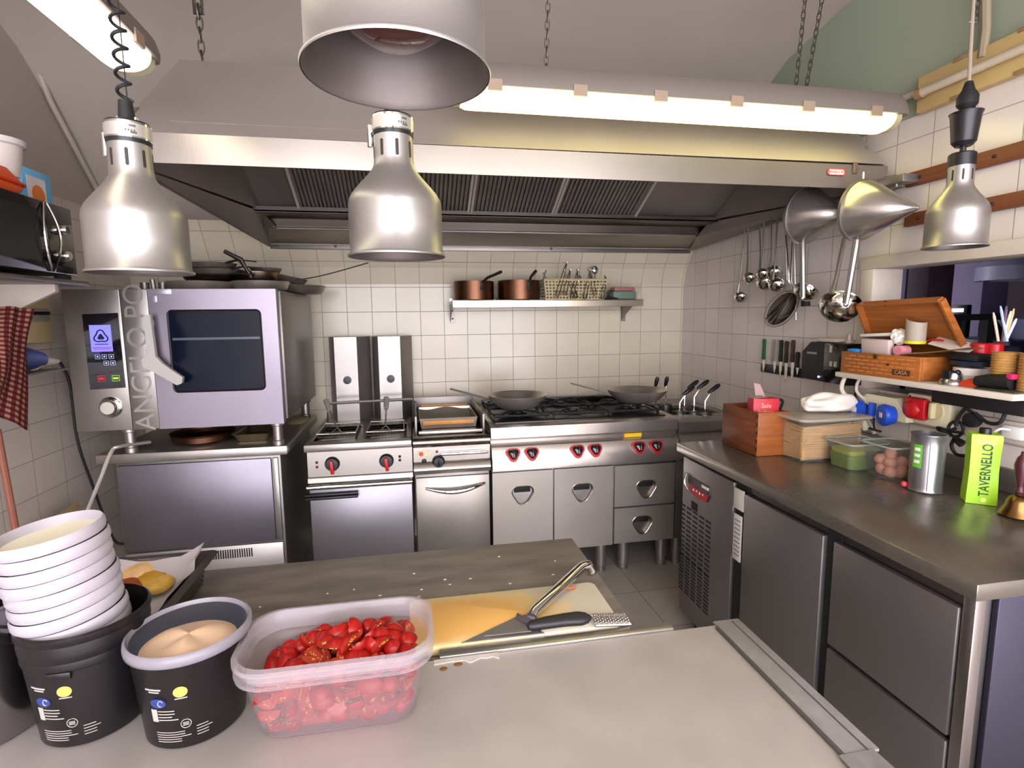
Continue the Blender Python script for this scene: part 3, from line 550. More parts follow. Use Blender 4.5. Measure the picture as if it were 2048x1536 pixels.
# ================================================================ TUBE LAMPS
def tube_lamp(lab, P0, P1, strength, col, hood_col='6a625b', cliplist=6):
    P0, P1 = Vector(P0), Vector(P1); d = (P1-P0); L = d.length; d.normalize(); s = Vector((-d.y, d.x, 0)); z = Vector((0, 0, 1))
    t = thing('tube_lamp', lab, 'lamp', tuple((P0+P1)/2)); 
    def sec(f, q, hw, prof): return [P0+d*q+s*(x*hw*f)+z*h for x, h in prof]
    dome = [(math.cos(a), -.028-.042*math.sin(a)*1.0) for a in [PI*i/14 for i in range(15)]]
    dif = dome+[(-1, -.02), (1, -.02)]
    def ring(prof, q, f): return [P0+d*q+s*(x*.062*f)+z*(-.02+(h+.02)*f) for x, h in prof]
    b = MB(); b.loft([ring(dif, .035, .86), ring(dif, .05, .98), ring(dif, .07, 1), ring(dif, L-.07, 1), ring(dif, L-.05, .98), ring(dif, L-.035, .86)])
    em = mat('glowing_diffuser_'+hood_col, 'f4ecd0', .4, emit=col, es=strength); b.done('diffuser', em, t)
    b = MB(); b.loft([ring(dif, -.01, .35), ring(dif, .0, .7), ring(dif, .015, .9), ring(dif, .034, .86)]); b.done('clear_end_cap', mat('cloudy_end_cap', 'cfc8a8', .25, trans=.5), t); b = MB(); b.loft([ring(dif, L-.034, .86), ring(dif, L-.015, .9), ring(dif, L, .7), ring(dif, L+.01, .35)]); b.done('clear_end_cap', mat('cloudy_end_cap', 'cfc8a8', .25, trans=.5), t)
    top = [(1.1, -.022), (1.12, -.005), (.95, .03), (.6, .055), (-.6, .055), (-.95, .03), (-1.12, -.005), (-1.1, -.022)]
    b = MB(); b.loft([ring(top, -.02, .4), ring(top, -.012, .8), ring(top, .01, .97), ring(top, .05, 1), ring(top, L-.05, 1), ring(top, L-.01, .97), ring(top, L+.012, .8), ring(top, L+.02, .4)]); b.done('housing', mat('grey_lamp_housing', hood_col, .5), t)
    for k in range(cliplist):
        q = L*(k+.5)/cliplist
        for sg in (-1, 1):
            b = MB(); c = P0+d*q+s*(.069*sg)-z*.022; b.loft([[c+d*u+s*v+z*w_ for u, v in ((-.022, -.004), (.022, -.004), (.022, .004), (-.022, .004))] for w_ in (-.016, .016)]); b.done('clip', mat('lamp_clip', '8a7866', .4), t)
    return t
tube_lamp('long glowing fluorescent lamp along the front of the hood', (.14, 1.76, 2.165), (1.735, 1.765, 2.165), TUBE_STRENGTH, TUBE_COL)
tube_lamp('glowing fluorescent lamp at upper left running towards the camera', (-.705, .10, 2.165), (-.70, 1.70, 2.165), TUBE_STRENGTH, (1.0, .90, .72), '6a625c')
tube_lamp('fluorescent lamp of the same kind on the ceiling behind the viewer', (-.3, -.75, 2.45), (1.3, -.75, 2.45), TUBE_STRENGTH, TUBE_COL)  # extra tube out of view, added as fill light
b = MB(); chain(b, (-.70, 1.5, 2.21), (-.71, 1.5, 2.8), .03, .006, .0016); b.done('lamp_chain', CH, label='thin chain holding the upper left tube lamp', cat='chain')

# ================================================================ HEAT LAMPS
SH = [(.1015, .0), (.1025, .003), (.1, .006), (.0965, .009), (.0965, .06), (.0965, .112), (.0945, .124), (.088, .137), (.074, .155), (.058, .174), (.046, .19), (.0415, .20), (.0405, .215), (.0400, .262), (.036, .263)]
SHI = [(.1005, .001), (.0945, .009), (.0945, .112), (.086, .135), (.056, .172), (.039, .199), (.0, .205)]
def heat_lamp(lab, c, kind, rot=0, sc_=1., zs=.93):
    t = thing('heat_lamp', lab, 'lamp', c, 'aluminium heat lamps'); c = Vector(c)
    b = MB(); b.lathe(SH, c, 64); sh = b.done('lamp_shade', ALU, t, sharp=60)
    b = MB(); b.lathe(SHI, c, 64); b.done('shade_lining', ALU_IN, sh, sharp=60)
    b = MB(); b.lathe([(0, .035), (.03, .037), (.052, .052), (.058, .07), (.05, .10), (.03, .13), (.02, .19)], c, 32); b.done('bulb', mat('dark_infrared_bulb', '4a2b28', .12, coat=1), t)
    for k in range(8):
        a = 2*PI*k/8+rot; M = Matrix.Translation(c) @ Matrix.Rotation(a, 4, 'Z')
        b = MB(); b.prism([M @ Vector((.0392, x, z)) for x, z in rrect(-.0032, .0032, .214, .249, .0031, 4)], M.to_3x3() @ Vector((.0015, 0, 0))); b.done('vent_slot', mat('slot_dark', '2a2320', .6), sh)
    if kind != 'plug':
        b = MB(); b.lathe([(.036, .262), (.0415, .262), (.0425, .27), (.0425, .300), (.040, .306), (.0, .308)], c, 40); cp = b.done('cap', BLACK, t)
        b = MB(); b.lathe([(.0428, .270), (.0428, .302)], c, 40); b.done('chrome_band', CHROME, cp)
        M = Matrix.Translation(c)
        b = MB(); b.lathe([(.0431, .273), (.0431, .298)], c, 60); b.done('band_label', mat('silver_label', 'b6b2ad', .35, .6), cp)
        b = MB()
        for a, w_, z in ((R(-62), .012, .292), (R(-72), .02, .283), (R(-60), .008, .279), (R(-54), .006, .279)):
            for q in range(4):
                aa = a+q*.07*w_/.012; b.loft([[c+Vector((r*math.cos(aa+d), r*math.sin(aa+d), z+h)) for d, h in ((-.03, -.0022), (.03, -.0022), (.03, .0022), (-.03, .0022))] for r in (.0430, .0436)])
        b.done('label_print', mat('faded_print', '57524f', .6), cp)
        b = MB(); 
        for sg in (-1, 1): b.cyl(c+Vector((.017*sg, 0, .305)), c+Vector((.017*sg, 0, .318)), .005)
        b.cyl(c+Vector((.046*-1, 0, .24)), c+Vector((-.046, 0, .285)), .006); b.done('screw', CHROME, cp)
        b = MB(); b.tube([c+Vector((0, 0, .305)), c+Vector((0, 0, .35))], [.017, .013], 14); b.done('cable_sleeve', BLACKM, t)
        b = MB(); z0 = .35; z1 = (2.8-c.z)/zs; n = int((z1-z0)/.034*14); ln = []
        for i in range(n+1):
            a = 2*PI*i/14; ln.append(c+Vector((.0125*math.cos(a), .0125*math.sin(a), z0+(z1-z0)*i/n)))
        b.tube(ln, .0035, 6); b.tube([c+Vector((.004, 0, z0)), Vector((c.x+.004, c.y, c.z+z1))], .0012, 5); b.done('coiled_cable', BLACKM, t)
    else:
        b = MB(); b.lathe([(.036, .262), (.0425, .262), (.0425, .300), (.038, .304), (.0, .304)], c, 40); b.done('cap', BLACK, t)
        b = MB(); b.cyl(c+Vector((0, 0, .30)), c+Vector((0, 0, .33)), .010)
        b.lathe([(.0, .325), (.026, .325), (.038, .338), (.047, .42), (.052, .43), (.049, .43), (.04, .38), (.0, .38)], c, 32); b.done('black_cup', BLACK, t)
        b = MB(); b.lathe([(.0, .40), (.017, .41), (.02, .44), (.033, .455), (.033, .48), (.02, .50), (.012, .525), (.0, .53)], c, 24); b.tube([c+Vector((.03, 0, .43)), c+Vector((.033, 0, .455)), c+Vector((.037, 0, .455)), c+Vector((.038, 0, .43))], .002, 6); b.done('plug', BLACKM, t)
        b = MB(); b.tube([c+Vector((0, 0, .52)), c+Vector((-.006, 0, .62)), c+Vector((-.01, 0, .7)), Vector((c.x-.03, c.y, c.z+(2.8-c.z)/zs))], .006, 8); b.box(c.x-.028, c.x+.008, c.y-.004, c.y+.004, c.z+.70, c.z+.704); b.done('cable', mat('beige_cable', '8f8272', .6), t)
        b = MB(); chain(b, c+Vector((0, -.008, .70)), Vector((c.x-.012, c.y, c.z+(2.8-c.z)/zs)), .03, .006, .0016); b.done('chain', CH, t)
    t.scale = (sc_, sc_, zs)
heat_lamp('aluminium heat lamp on a black coiled cable, leftmost of four', (-.515, 1.195, 1.548), 'coil', .25, .9, .915)
heat_lamp('aluminium heat lamp hanging in front of the middle of the hood', (-.022, 1.205, 1.585), 'coil', .2)
heat_lamp('nearest and largest-looking heat lamp, seen from below at the top', (-.004, .632, 1.717), 'coil', .1, .98)
heat_lamp('aluminium heat lamp hung from a chain with black cup, over the right counter', (1.612, 1.386, 1.646), 'plug', .1, .8, .893)

# ================================================================ WALL SHELF WITH COPPER POTS
SZ = 1.55
t = thing('wall_shelf', 'stainless wall shelf on brackets holding copper pots, under the hood', 'shelf', (.86, 3.53, 1.42))
SX0, SX1, SYF = .255, 1.472, 3.28
b = MB(); b.box(SX0, SX1, SYF, 3.53, SZ-.004, SZ); b.box(SX0, SX1, SYF, SYF+.004, SZ-.042, SZ, .001); b.box(SX0, SX1, 3.526, 3.53, SZ, SZ+.02); b.done('shelf_board', mat('shelf_steel', 'b5ab9a', .22, 1, noise=.1, nscale=4), t, flat=True)
for x in (SX0, SX1-.004-.10):
    x_ = x if x < .5 else SX1-.05
    b = MB(); b.prism([(x_, SYF+.01, SZ-.02), (x_, 3.53, SZ-.13), (x_, 3.53, SZ-.02)], (.003, 0, 0)); b.box(x_, x_+.03, 3.522, 3.53, SZ-.14, SZ-.004)
    b.sph((x_+.016, 3.520, SZ-.11), .006); b.sph((x_+.016, 3.520, SZ-.06), .006); b.done('bracket', STEEL_D, t, flat=True)
def saucepan(lab, cx, cy, z, r, h, hx, hz, m, grp):
    t = thing('saucepan', lab, 'pan', (cx, cy, z), grp)
    b = MB(); b.lathe([(0, 0), (r-.006, 0), (r, .006), (r, h), (r-.003, h+.001), (r-.004, .008), (0, .006)], (cx, cy, z), 44); b.done('pan_body', m, t)
    a = (cx+r*.55, cy-r*.83, z+h*.70); b = MB(); b.sph((cx+r*.28, cy-r*.96, z+h*.62), .013, sy=.5); b.box(cx+r*.28-.009, cx+r*.28+.009, cy-r*.99, cy-r*.90, z+h*.5, z+h*.95, .004); b.done('handle_mount', IRON, t)
    b = MB(); p0 = Vector((cx+r*.30, cy-r*.97, z+h*.9)); b.tube([p0, p0+Vector((hx*.3, .04, hz*.45)), p0+Vector((hx, .08, hz))], [.008, .009, .010], 8); b.done('handle', mat('dull_iron_handle', '5a4c44', .4, .9), t)
q = PY(948, 580, 3.38); saucepan('copper saucepan at the left end of the wall shelf', q.x, 3.385, SZ, .124, .117, .13, .07, COPPER, 'copper saucepans on the wall shelf')
q = PY(1038, 580, 3.38); saucepan('wider copper saucepan second from the left on the wall shelf', q.x, 3.385, SZ, .132, .122, .06, .07, COPPER, 'copper saucepans on the wall shelf')
# basket with utensils
q0 = PY(1088, 600, 3.33); q1 = PY(1208, 600, 3.33)
t = thing('plastic_basket', 'beige plastic lattice basket full of tongs on the wall shelf', 'basket', ((q0.x+q1.x)/2, 3.38, SZ))
bx0, bx1 = q0.x+.01, q1.x-.01
b = MB()
for k in range(19):
    u = k/18; x = bx0+(bx1-bx0)*u; xo = (u-.5)*.03; b.prism([(x-.004, 3.31, SZ), (x+.004, 3.31, SZ), (x+.004+xo, 3.295, SZ+.125), (x-.004+xo, 3.295, SZ+.125)], (0, .003, 0)); b.prism([(x-.004, 3.47, SZ), (x+.004, 3.47, SZ), (x+.004+xo, 3.485, SZ+.125), (x-.004+xo, 3.485, SZ+.125)], (0, .003, 0))
for k in range(7):
    u = k/6; z = SZ+.002+.115*u; e = .015*u; b.box(bx0-e, bx1+e, 3.309-e, 3.312-e, z, z+.008); b.box(bx0-e, bx1+e, 3.47+e, 3.473+e, z, z+.008); b.box(bx0-e-.002, bx0-e, 3.31-e, 3.472+e, z, z+.008); b.box(bx1+e, bx1+e+.002, 3.31-e, 3.472+e, z, z+.008)
b.box(bx0, bx1, 3.31, 3.472, SZ, SZ+.003); b.done('lattice', mat('beige_lattice_plastic', 'b0a078', .5), t, flat=True)
b = MB(); b.tube([(bx0-.016, 3.294, SZ+.127), (bx1+.016, 3.294, SZ+.127), (bx1+.016, 3.488, SZ+.127), (bx0-.016, 3.488, SZ+.127)], .005, 6, True); b.done('rim', MC['beige_lattice_plastic'], t)
def tongs(lab, a, c, dd, w_=.02, spread=.05):
    a, c = Vector(a), Vector(c)
    t = thing('kitchen_tongs', lab, 'tongs', tuple(a), 'steel tongs stuck in the lattice basket'); ax = (c-a).normalized(); s = ax.cross(Vector((0, 1, 0))).normalized()
    for sg in (-1, 1):
        p = [c, c-ax*.03+s*sg*spread*.18, (a*.4+c*.6)+s*sg*spread*.4, a+s*sg*spread*.5+ax*.03, a+s*sg*spread*.35]
        b = MB(); b.loft([[v+Vector((0, w_/2*k, 0))+s*e for k, e in ((-1, -.0025), (1, -.0025), (1, .0025), (-1, .0025))] for v in p]); b.done('arm', CHROME, t)
    b = MB(); b.cyl(c-Vector((0, w_*.7, 0)), c+Vector((0, w_*.7, 0)), .006); b.done('hinge', STEEL, t)
tg = [((1112, 596), (1133, 525)), ((1128, 590), (1140, 540)), ((1153, 596), (1128, 540)), ((1142, 596), (1155, 540)), ((1168, 598), (1180, 540)), ((1190, 592), (1178, 540)), ((1203, 598), (1211, 552))]
lb = ['steel tongs leaning against the basket front, tallest and leftmost', 'steel tongs right beside the tallest pair in the basket', 'steel tongs crossing rightwards down in the middle of the basket', 'steel tongs crossing leftwards down in the middle of the basket', 'steel tongs in the inverted V right of the basket middle', 'steel tongs bright at the tip, forming the right leg of the inverted V', 'slim steel tongs hanging over the right end of the basket']
for (a, c), l_ in zip(tg, lb):
    A = PY(a[0], a[1], 3.272); B_ = PY(c[0], c[1], 3.33); tongs(l_, A, B_, 0, spread=.022)
b = MB(); A = PY(1092, 600, 3.4); b.tube([PY(1080, 598, 3.30), PY(1086, 560, 3.32), PY(1092, 540, 3.34)], .004, 6); b.tube([PY(1086, 545, 3.33), PY(1096, 572, 3.33)], .007, 6); b.done('whisk', STEEL, label='thin steel wire utensil leaning at the left end of the lattice basket', cat='utensil')
b = MB(); A = PY(1190, 540, 3.42); b.sph(A, .022, sy=.4, sz=1.2); b.tube([A, A+Vector((0, 0, -.12))], .004, 6); b.done('serving_spoon', CHROME, label='steel spoon standing in the lattice basket, rounded end up', cat='spoon')
b = MB(); A = PY(1158, 560, 3.40); b.sph(A, .02, sy=.5, sz=1.5); b.tube([A, A+Vector((0, 0, -.1))], .004, 6); b.done('egg_slicer_spoon', CHROME, label='shiny rounded spoon bowl sticking up in the middle of the basket', cat='spoon')
# clear box at the right end
CLR = mat('clear_plastic', '9a9c96', .12, alpha=.10, spec=.7)
q0 = PY(1225, 600, 3.30); q1 = PY(1278, 600, 3.30)
t = thing('plastic_tub', 'small clear plastic tub with green and red contents, right end of the wall shelf', 'container', ((q0.x+q1.x)/2, 3.37, SZ))
b = MB(); b.loft([[Vector((x, y, z)) for x, y in rrect(q0.x-e, q1.x+e, 3.30-e, 3.44+e, .02)] for e, z in ((0, SZ), (.018, SZ+.10), (.024, SZ+.102))], cap=False); b.loft([[Vector((x, y, z)) for x, y in rrect(q0.x, q1.x, 3.30, 3.44, .02)] for z in (SZ, SZ+.002)]); b.done('tub', CLR, t)
b = MB(); b.box(q0.x+.01, q1.x-.01, 3.31, 3.43, SZ+.003, SZ+.055, .01); b.done('green_packet', mat('muted_green_packet', '5f7a68', .5, noise=.3, nscale=60), t)
b = MB(); b.box(q0.x+.02, q1.x-.015, 3.32, 3.42, SZ+.055, SZ+.08, .01); b.done('pink_packet', mat('muted_red_packet', '9a5a52', .5), t)
b = MB(); b.tube([PY(1236, 597, 3.29), PY(1222, 596, 3.29), PY(1210, 597, 3.29)], [.004, .009, .004], 6); b.done('vegetable_peeler', BLACKM, label='small dark peeler lying on the shelf between basket and clear tub', cat='peeler')

# ================================================================ FRYING PANS ON THE RANGE
def wok(lab, c, r, az, hl, hz):
    t = thing('frying_pan', lab, 'pan', c, 'large sauté pans on the range')
    b = MB(); h = .078; pr = [(0, 0), (r*.52, 0), (r*.66, .012), (r*.82, .036), (r*.95, .062), (r, h)]
    b.lathe(pr+[(r-.003, h)]+[(x-.003 if x else 0, z+.003) for x, z in reversed(pr[:-1])], c, 56); b.done('pan_body', mat('blued_steel', 'd2cabe', .30, .85, noise=.25, nscale=5, rvar=.04), t, sharp=60)
    d = Vector((math.cos(az), math.sin(az), 0)); s = Vector((-d.y, d.x, 0)); C0 = Vector(c); p0 = C0+d*(r*.90)+Vector((0, 0, .045)); pts = [(p0, .02), (p0+d*.05+Vector((0, 0, .018)), .013), (p0+d*hl*.5+Vector((0, 0, hz*.55)), .009), (p0+d*hl+Vector((0, 0, hz)), .013)]
    b = MB(); b.loft([[p+s*w_+Vector((0, 0, .004)), p-s*w_+Vector((0, 0, .004)), p-s*w_-Vector((0, 0, .004)), p+s*w_-Vector((0, 0, .004))] for p, w_ in pts]); b.done('handle', mat('dark_iron_strap', '3e3935', .4, .9), t)
    b = MB()
    for k in (-.01, .01): b.sph(C0+d*(r*.905)+s*k+Vector((0, 0, .046)), .006)
    b.done('rivet', IRON, t)
c = PZ(1036, 826, .945); c.y = 2.98
q = PY(1035, 800, 3.0); wok('large steel sauté pan on the left burners, handle pointing left', (q.x, 3.0, .932), .170, R(172), .23, .07)
q = PY(1274, 795, 3.02); wok('large steel sauté pan on the right burners, handle pointing left', (q.x, 3.02, .932), .178, R(172), .24, .075)

# ================================================================ HANGING UTENSILS ON THE RIGHT
t = thing('utensil_rail', 'thin steel rod along the right wall below the hood end, carrying ladles', 'rail', (1.81, 2.4, 1.9))
b = MB(); b.tube([(1.80, 1.76, 1.915), (1.80, 3.0, 1.90)], .006, 8); b.done('rod', STEEL_D, t)
b = MB(); b.tube([(1.80, 1.79, 1.915), (1.80, 1.79, 1.96), (1.80, 1.85, 1.965)], .005, 6); b.done('rail_bracket', STEEL_D, t); b = MB(); b.tube([(1.80, 2.99, 1.90), (1.87, 2.99, 1.90)], .005, 6); b.done('rail_bracket', STEEL_D, t); b = MB(); b.box(1.79, 1.88, 1.755, 1.87, 1.93, 1.96, .003); b.done('rail_bracket', STEEL_D, t)
def ladle(lab, top, bot, r, tilt=0., name='ladle', cat='ladle', rod=.004):
    top, bot = Vector(top), Vector(bot); r *= 1.2
    t = thing(name, lab, cat, tuple(bot), 'ladles hanging from the rail'); d = (bot-top).normalized()
    b = MB(); nk = bot+Vector((0, 0, r*1.0)); nk = bot+Vector((r*.55, r*.75, r*.35)); nk = bot+Vector((-r*.6, r*.1, r*.75)) if tilt < -90 else bot+Vector((-r*.72, -r*.2, r*.62))
    b.tube([top+Vector((.0, 0, .012)), top+Vector((-.012, 0, .018)), top+Vector((-.014, 0, 0)), top*.3+nk*.7, nk], [rod*.7, rod*.7, rod, rod, rod*1.3], 8); b.done('handle', STEEL, t)
    M = Matrix.Translation(bot) @ Matrix.Rotation(R(40), 4, 'Y') @ Matrix.Rotation(R(-28-tilt), 4, 'X')
    b = MB(); pr = [(r*math.sin(a), -r*.72*math.cos(a)) for a in [PI/2*k/8 for k in range(9)]]
    b.lathe([(max(x, 0), z) for x, z in pr]+[(r*1.04, .002)]+[(x*.96, z*.95) for x, z in reversed(pr)], n=32, M=M); b.done('bowl', CHROME, t, sharp=60)
XX = 1.79
LD = [((1495, 452), (1482, 594), .030, 'small ladle hanging lowest and leftmost on the rail'), ((1500, 450), (1500, 556), .028, 'small ladle second from left, above the lowest one'), ((1524, 447), (1526, 548), .027, 'small shiny ladle third from left in the cluster'), ((1533, 445), (1532, 565), .040, 'larger dark ladle in the middle of the left cluster'), ((1548, 442), (1548, 545), .032, 'ladle with bright highlight right of the dark ladle'), ((1560, 440), (1554, 570), .033, 'ladle hanging at the right edge of the left cluster')]
for i, (a, c, r, l_) in enumerate(LD): ladle(l_, PX(a[0], a[1], XX-.01*i+.02), PX(c[0], c[1], XX-.02*(i % 3)), r)
ladle('big ladle with flat round bowl behind the left conical strainer handle', Vector((1.79, PX(1603, 440, 1.79).y, 1.91)), PX(1612, 582, 1.74), .045, -20)
ladle('largest ladle, hanging right next to the right conical strainer handle', PX(1694, 480, 1.76), PX(1680, 612, 1.72), .064, 0, rod=.008)
# oval spider / skimmer
t = thing('skimmer', 'oval wire skimmer with slotted strips hanging below the left cone', 'skimmer', tuple(PX(1565, 620, 1.76)))
c0 = PX(1563, 618, 1.76); b = MB(); h_ = Vector((.8, -.6, 0)); u_ = h_*.55+Vector((0, 0, .83)); v_ = h_*.83-Vector((0, 0, .55))
oval = [c0+u_*(.095*math.cos(a))+v_*(.06*math.sin(a)) for a in [2*PI*k/28 for k in range(28)]]; b.tube(oval, .003, 6, True); b.tube([o+(c0-o)*.25+Vector((.02, 0, .02)) for o in oval], .002, 5, True); b.done('wire_ring', STEEL, t)
b = MB(); b.grid(lambda a, q: c0+(u_*(.088*math.cos(2*PI*a))+v_*(.05*math.sin(2*PI*a)))*(q*.97+.02)+Vector((.03*(1-q*q), 0, 0)), 28, 5, .001); b.done('mesh_bowl', mat('dark_mesh', '4d443c', .5, .8), t)
b = MB(); 
for k in (-1, 0, 1): b.tube([c0+u_*.09, c0-u_*.07+v_*(.02*k)+Vector((-.015, 0, 0))], .0035, 6)
b.tube([c0+u_*.09, PX(1578, 560, 1.77), PX(1572, 470, 1.79)], .004, 6); b.tube([c0+u_*.09, PX(1582, 560, 1.77), PX(1585, 470, 1.79)], .004, 6); b.done('handle', CHROME, t)
t = thing('spatula', 'steel spatula handle with dark tip hanging behind the left cone handle', 'spatula', tuple(PX(1612, 610, 1.83)))
b = MB(); b.tube([PX(1600, 480, 1.84), PX(1606, 590, 1.84)], .005, 6); b.done('handle', STEEL, t)
b = MB(); b.tube([PX(1611, 588, 1.83), PX(1611, 612, 1.83)], [.018, .02], 8); b.done('dark_tip', BLACKM, t)
for xx, yy0, yy1, l_ in ((1570, 455, 560, 'thin steel skewer rod hanging just right of the left ladle cluster'), (1588, 470, 640, 'second thin steel rod, hanging left of the left cone handle')):
    b = MB(); b.tube([PX(xx, yy0, 1.80), PX(xx+4, yy1, 1.82)], .0035, 6); b.tube([PX(xx, yy0, 1.80), PX(xx, yy0-6, 1.79), PX(xx, yy0-12, 1.80)], .002, 6); b.done('hanging_rod', STEEL, label=l_, cat='rod')
# conical strainers
def cone(lab, c, r, L, hpt):
    c = Vector(c); t = thing('conical_strainer', lab, 'strainer', tuple(c), 'conical strainers hanging from the rail')
    ax = Vector((.16, -1, -.14)).normalized(); q = Vector((0, 0, 1)).rotation_difference(ax).to_matrix().to_4x4(); M = Matrix.Translation(c) @ q
    b = MB(); b.lathe([(r*1.03, -.004), (r*1.03, .002), (r, .004), (r, .02), (.006, L), (0, L+.002)], n=56, M=M); b.lathe([(r*.985, -.003), (r*.98, .02), (.004, L-.006)], n=56, M=M); b.done('cone', mat('cone_steel', 'b4afab', .26, .85, noise=.08, nscale=5), t, sharp=60)
    b = MB(); b.lathe([(r*1.0, -.006), (r*1.05, -.006), (r*1.05, .006), (r*1.0, .006)], n=56, M=M); b.done('rim', STEEL, t)
    b = MB(); a = c+Vector((-.01, 0, -r)); h = Vector(hpt); b.tube([a+Vector((0, 0, .01)), a*.9+h*.1, h], [.010, .0115, .010], 8); b.sph(h, .012, sy=.6); b.done('handle', STEEL, t)
    b = MB(); b.tube([c+Vector((0, 0, r)), c+Vector((0, 0, r+.03)), c+Vector((.02, 0, r+.035))], .004, 6); b.done('hook', CHROME, t)
c1 = PX(1612, 431, 1.66); cone('left conical strainer with straight handle hanging below the hood end', c1, .112, .19, PX(1606, 596, 1.66))
c2 = PX(1722, 421, 1.66); cone('right conical strainer, its tip pointing at the wall slats', c2, .106, .21, PX(1692, 608, 1.66))
# wooden slats and old fitting on the right wall
for (xa, ya, yb, l_) in ((1817, 348, 375, 'upper brown wooden slat screwed to the right wall'), (1814, 429, 454, 'lower brown wooden slat screwed to the right wall')):
    p = PX(xa, ya, 1.87); q = PX(xa, yb, 1.87); b = MB(); b.box(1.858, 1.879, .9, p.y, q.z, p.z, .002); o = b.done('wall_slat', mat('slat_wood', '7c4528', .5, noise=.4, nscale=6, stretch=(10, 1.5, 30), bump=.2, bscale=5), label=l_, cat='slat')
    t_ = o
    b = MB()
    for yy in (p.y-.06, p.y-.32): b.sph((1.857, yy, (p.z+q.z)/2), .006)
    b.done('screw', BLACKM, t_)
p0 = PX(1843, 158, 1.85); p1 = PX(1850, 222, 1.85)
t = thing('batten_light', 'unlit yellowed batten light fitting with grey tube, top right on the wall', 'lamp', (1.84, 1.3, p1.z))
zt, zb = p0.z, p1.z-.0; b = MB(); b.box(1.845, 1.879, .45, p0.y+.01, zb, zt+.01, .006); b.done('back_box', mat('yellowed_cream', 'c8ad74', .5, noise=.2, nscale=8), t)
b = MB(); zz = (zt+zb)/2; b.tube([(1.825, .45, zz), (1.825, p0.y-.03, zz)], .014, 12); b.done('unlit_tube', mat('dusty_tube', 'b9ac98', .35), t)
b = MB(); b.cyl((1.825, p0.y-.035, zz), (1.825, p0.y-.01, zz), .018)
for k in range(5):
    y = p0.y-.15-k*.2; b.done('tube_holder' if k == 0 else 'edge_clip', mat('aged_brown_rim', '8d7350', .6), t); b = MB(); b.box(1.842, 1.852, y-.03, y+.03, zt-.0, zt+.014, .003); b.done('edge_clip', mat('aged_brown_rim', '8d7350', .6), t); b = MB(); b.box(1.842, 1.852, y-.03, y+.03, zb-.004, zb+.010, .003)
b.done('edge_clip', mat('aged_brown_rim', '8d7350', .6), t)
b = MB(); b.tube([PX(1785, 205, 1.862), PX(1815, 193, 1.862), PX(1845, 182, 1.862)], .012, 10); b.done('conduit_pipe', mat('grey_conduit', 'a89d94', .6), label='short grey conduit pipe joining the yellowed light fitting', cat='pipe')
b = MB(); b.tube([PX(1965, 115, 1.85), PX(1972, 60, 1.85), PX(1972, 0, 1.85), Vector((1.86, PX(1972, 0, 1.85).y, 2.8))], .014, 8); b.done('hose', mat('ochre_hose', '8d8068', .6), label='thin ochre hose rising on the green wall at top right', cat='hose')
# pipe on the left wall
b = MB(); b.tube([PX(65, 95, WL+.02), PX(68, 118, WL+.02), PX(100, 200, WL+.02), PX(200, 390, WL+.02)], .012, 8); b.done('wall_pipe', mat('painted_pipe', 'a3988e', .6), label='thin painted pipe slanting down the upper left wall', cat='pipe')
# ================================================================ LEFT SIDE
MX = -1.2
ys0, ys1 = 1.72, 2.29
t = thing('microwave_oven', 'black microwave on the shelf at the left edge', 'microwave', (-1.36, 2.0, 1.615))
b = MB(); b.box(-1.55, MX-.012, ys0, ys1, 1.618, 1.86, .008); b.done('body', BLACK, t)
b = MB(); b.box(MX-.012, MX, ys0, ys1, 1.620, 1.858, .004); b.done('front_panel', mat('glossy_black_front', '0f0e11', .12, coat=1), t)
b = MB(); b.prism([(MX+.0005, y, z) for y, z in rrect(ys0+.05, 2.10, 1.655, 1.825, .01)], (.001, 0, 0)); b.done('door_window', mat('dark_mesh_window', '242424', .25), t)
b = MB()
for sg in (-1, 1): b.tube([(MX+.004+.012*math.sin(PI*k/12), 2.135+sg*.035*math.sin(PI*k/12)+(0.012 if sg > 0 else 0), 1.625+.228*k/12) for k in range(13)], .0038, 6)
b.done('door_handle', CHROME, t)
for z in (1.775, 1.685):
    b = MB(); b.lathe([(.017, 0), (.017, .012), (.013, .018), (0, .018)], n=20, M=Matrix.Translation((MX, 2.225, z)) @ Matrix.Rotation(PI/2, 4, 'Y')); b.done('knob', CHROME, t)
b = MB(); b.box(MX-.04, MX-.006, 1.75, 1.79, 1.603, 1.618); b.box(MX-.04, MX-.006, 2.22, 2.26, 1.603, 1.618); b.box(-1.52, -1.49, 1.75, 1.79, 1.603, 1.618); b.box(-1.52, -1.49, 2.22, 2.26, 1.603, 1.618); b.done('foot', BLACKM, t)
t = thing('microwave_shelf', 'grey shelf on a white wall bracket under the microwave', 'shelf', (-1.38, 2.0, 1.45))
b = MB(); b.box(WL, MX+.0, 1.5, 2.36, 1.585, 1.603, .003); b.done('board', STEEL_D, t)
for y in (1.6, 2.22):
    b = MB(); b.prism([(WL, y, 1.585), (-1.24, y, 1.585), (-1.24, y, 1.56), (-1.52, y, 1.42), (WL, y, 1.40)], (0, .02, 0)); b.done('bracket', PAINTW, t)
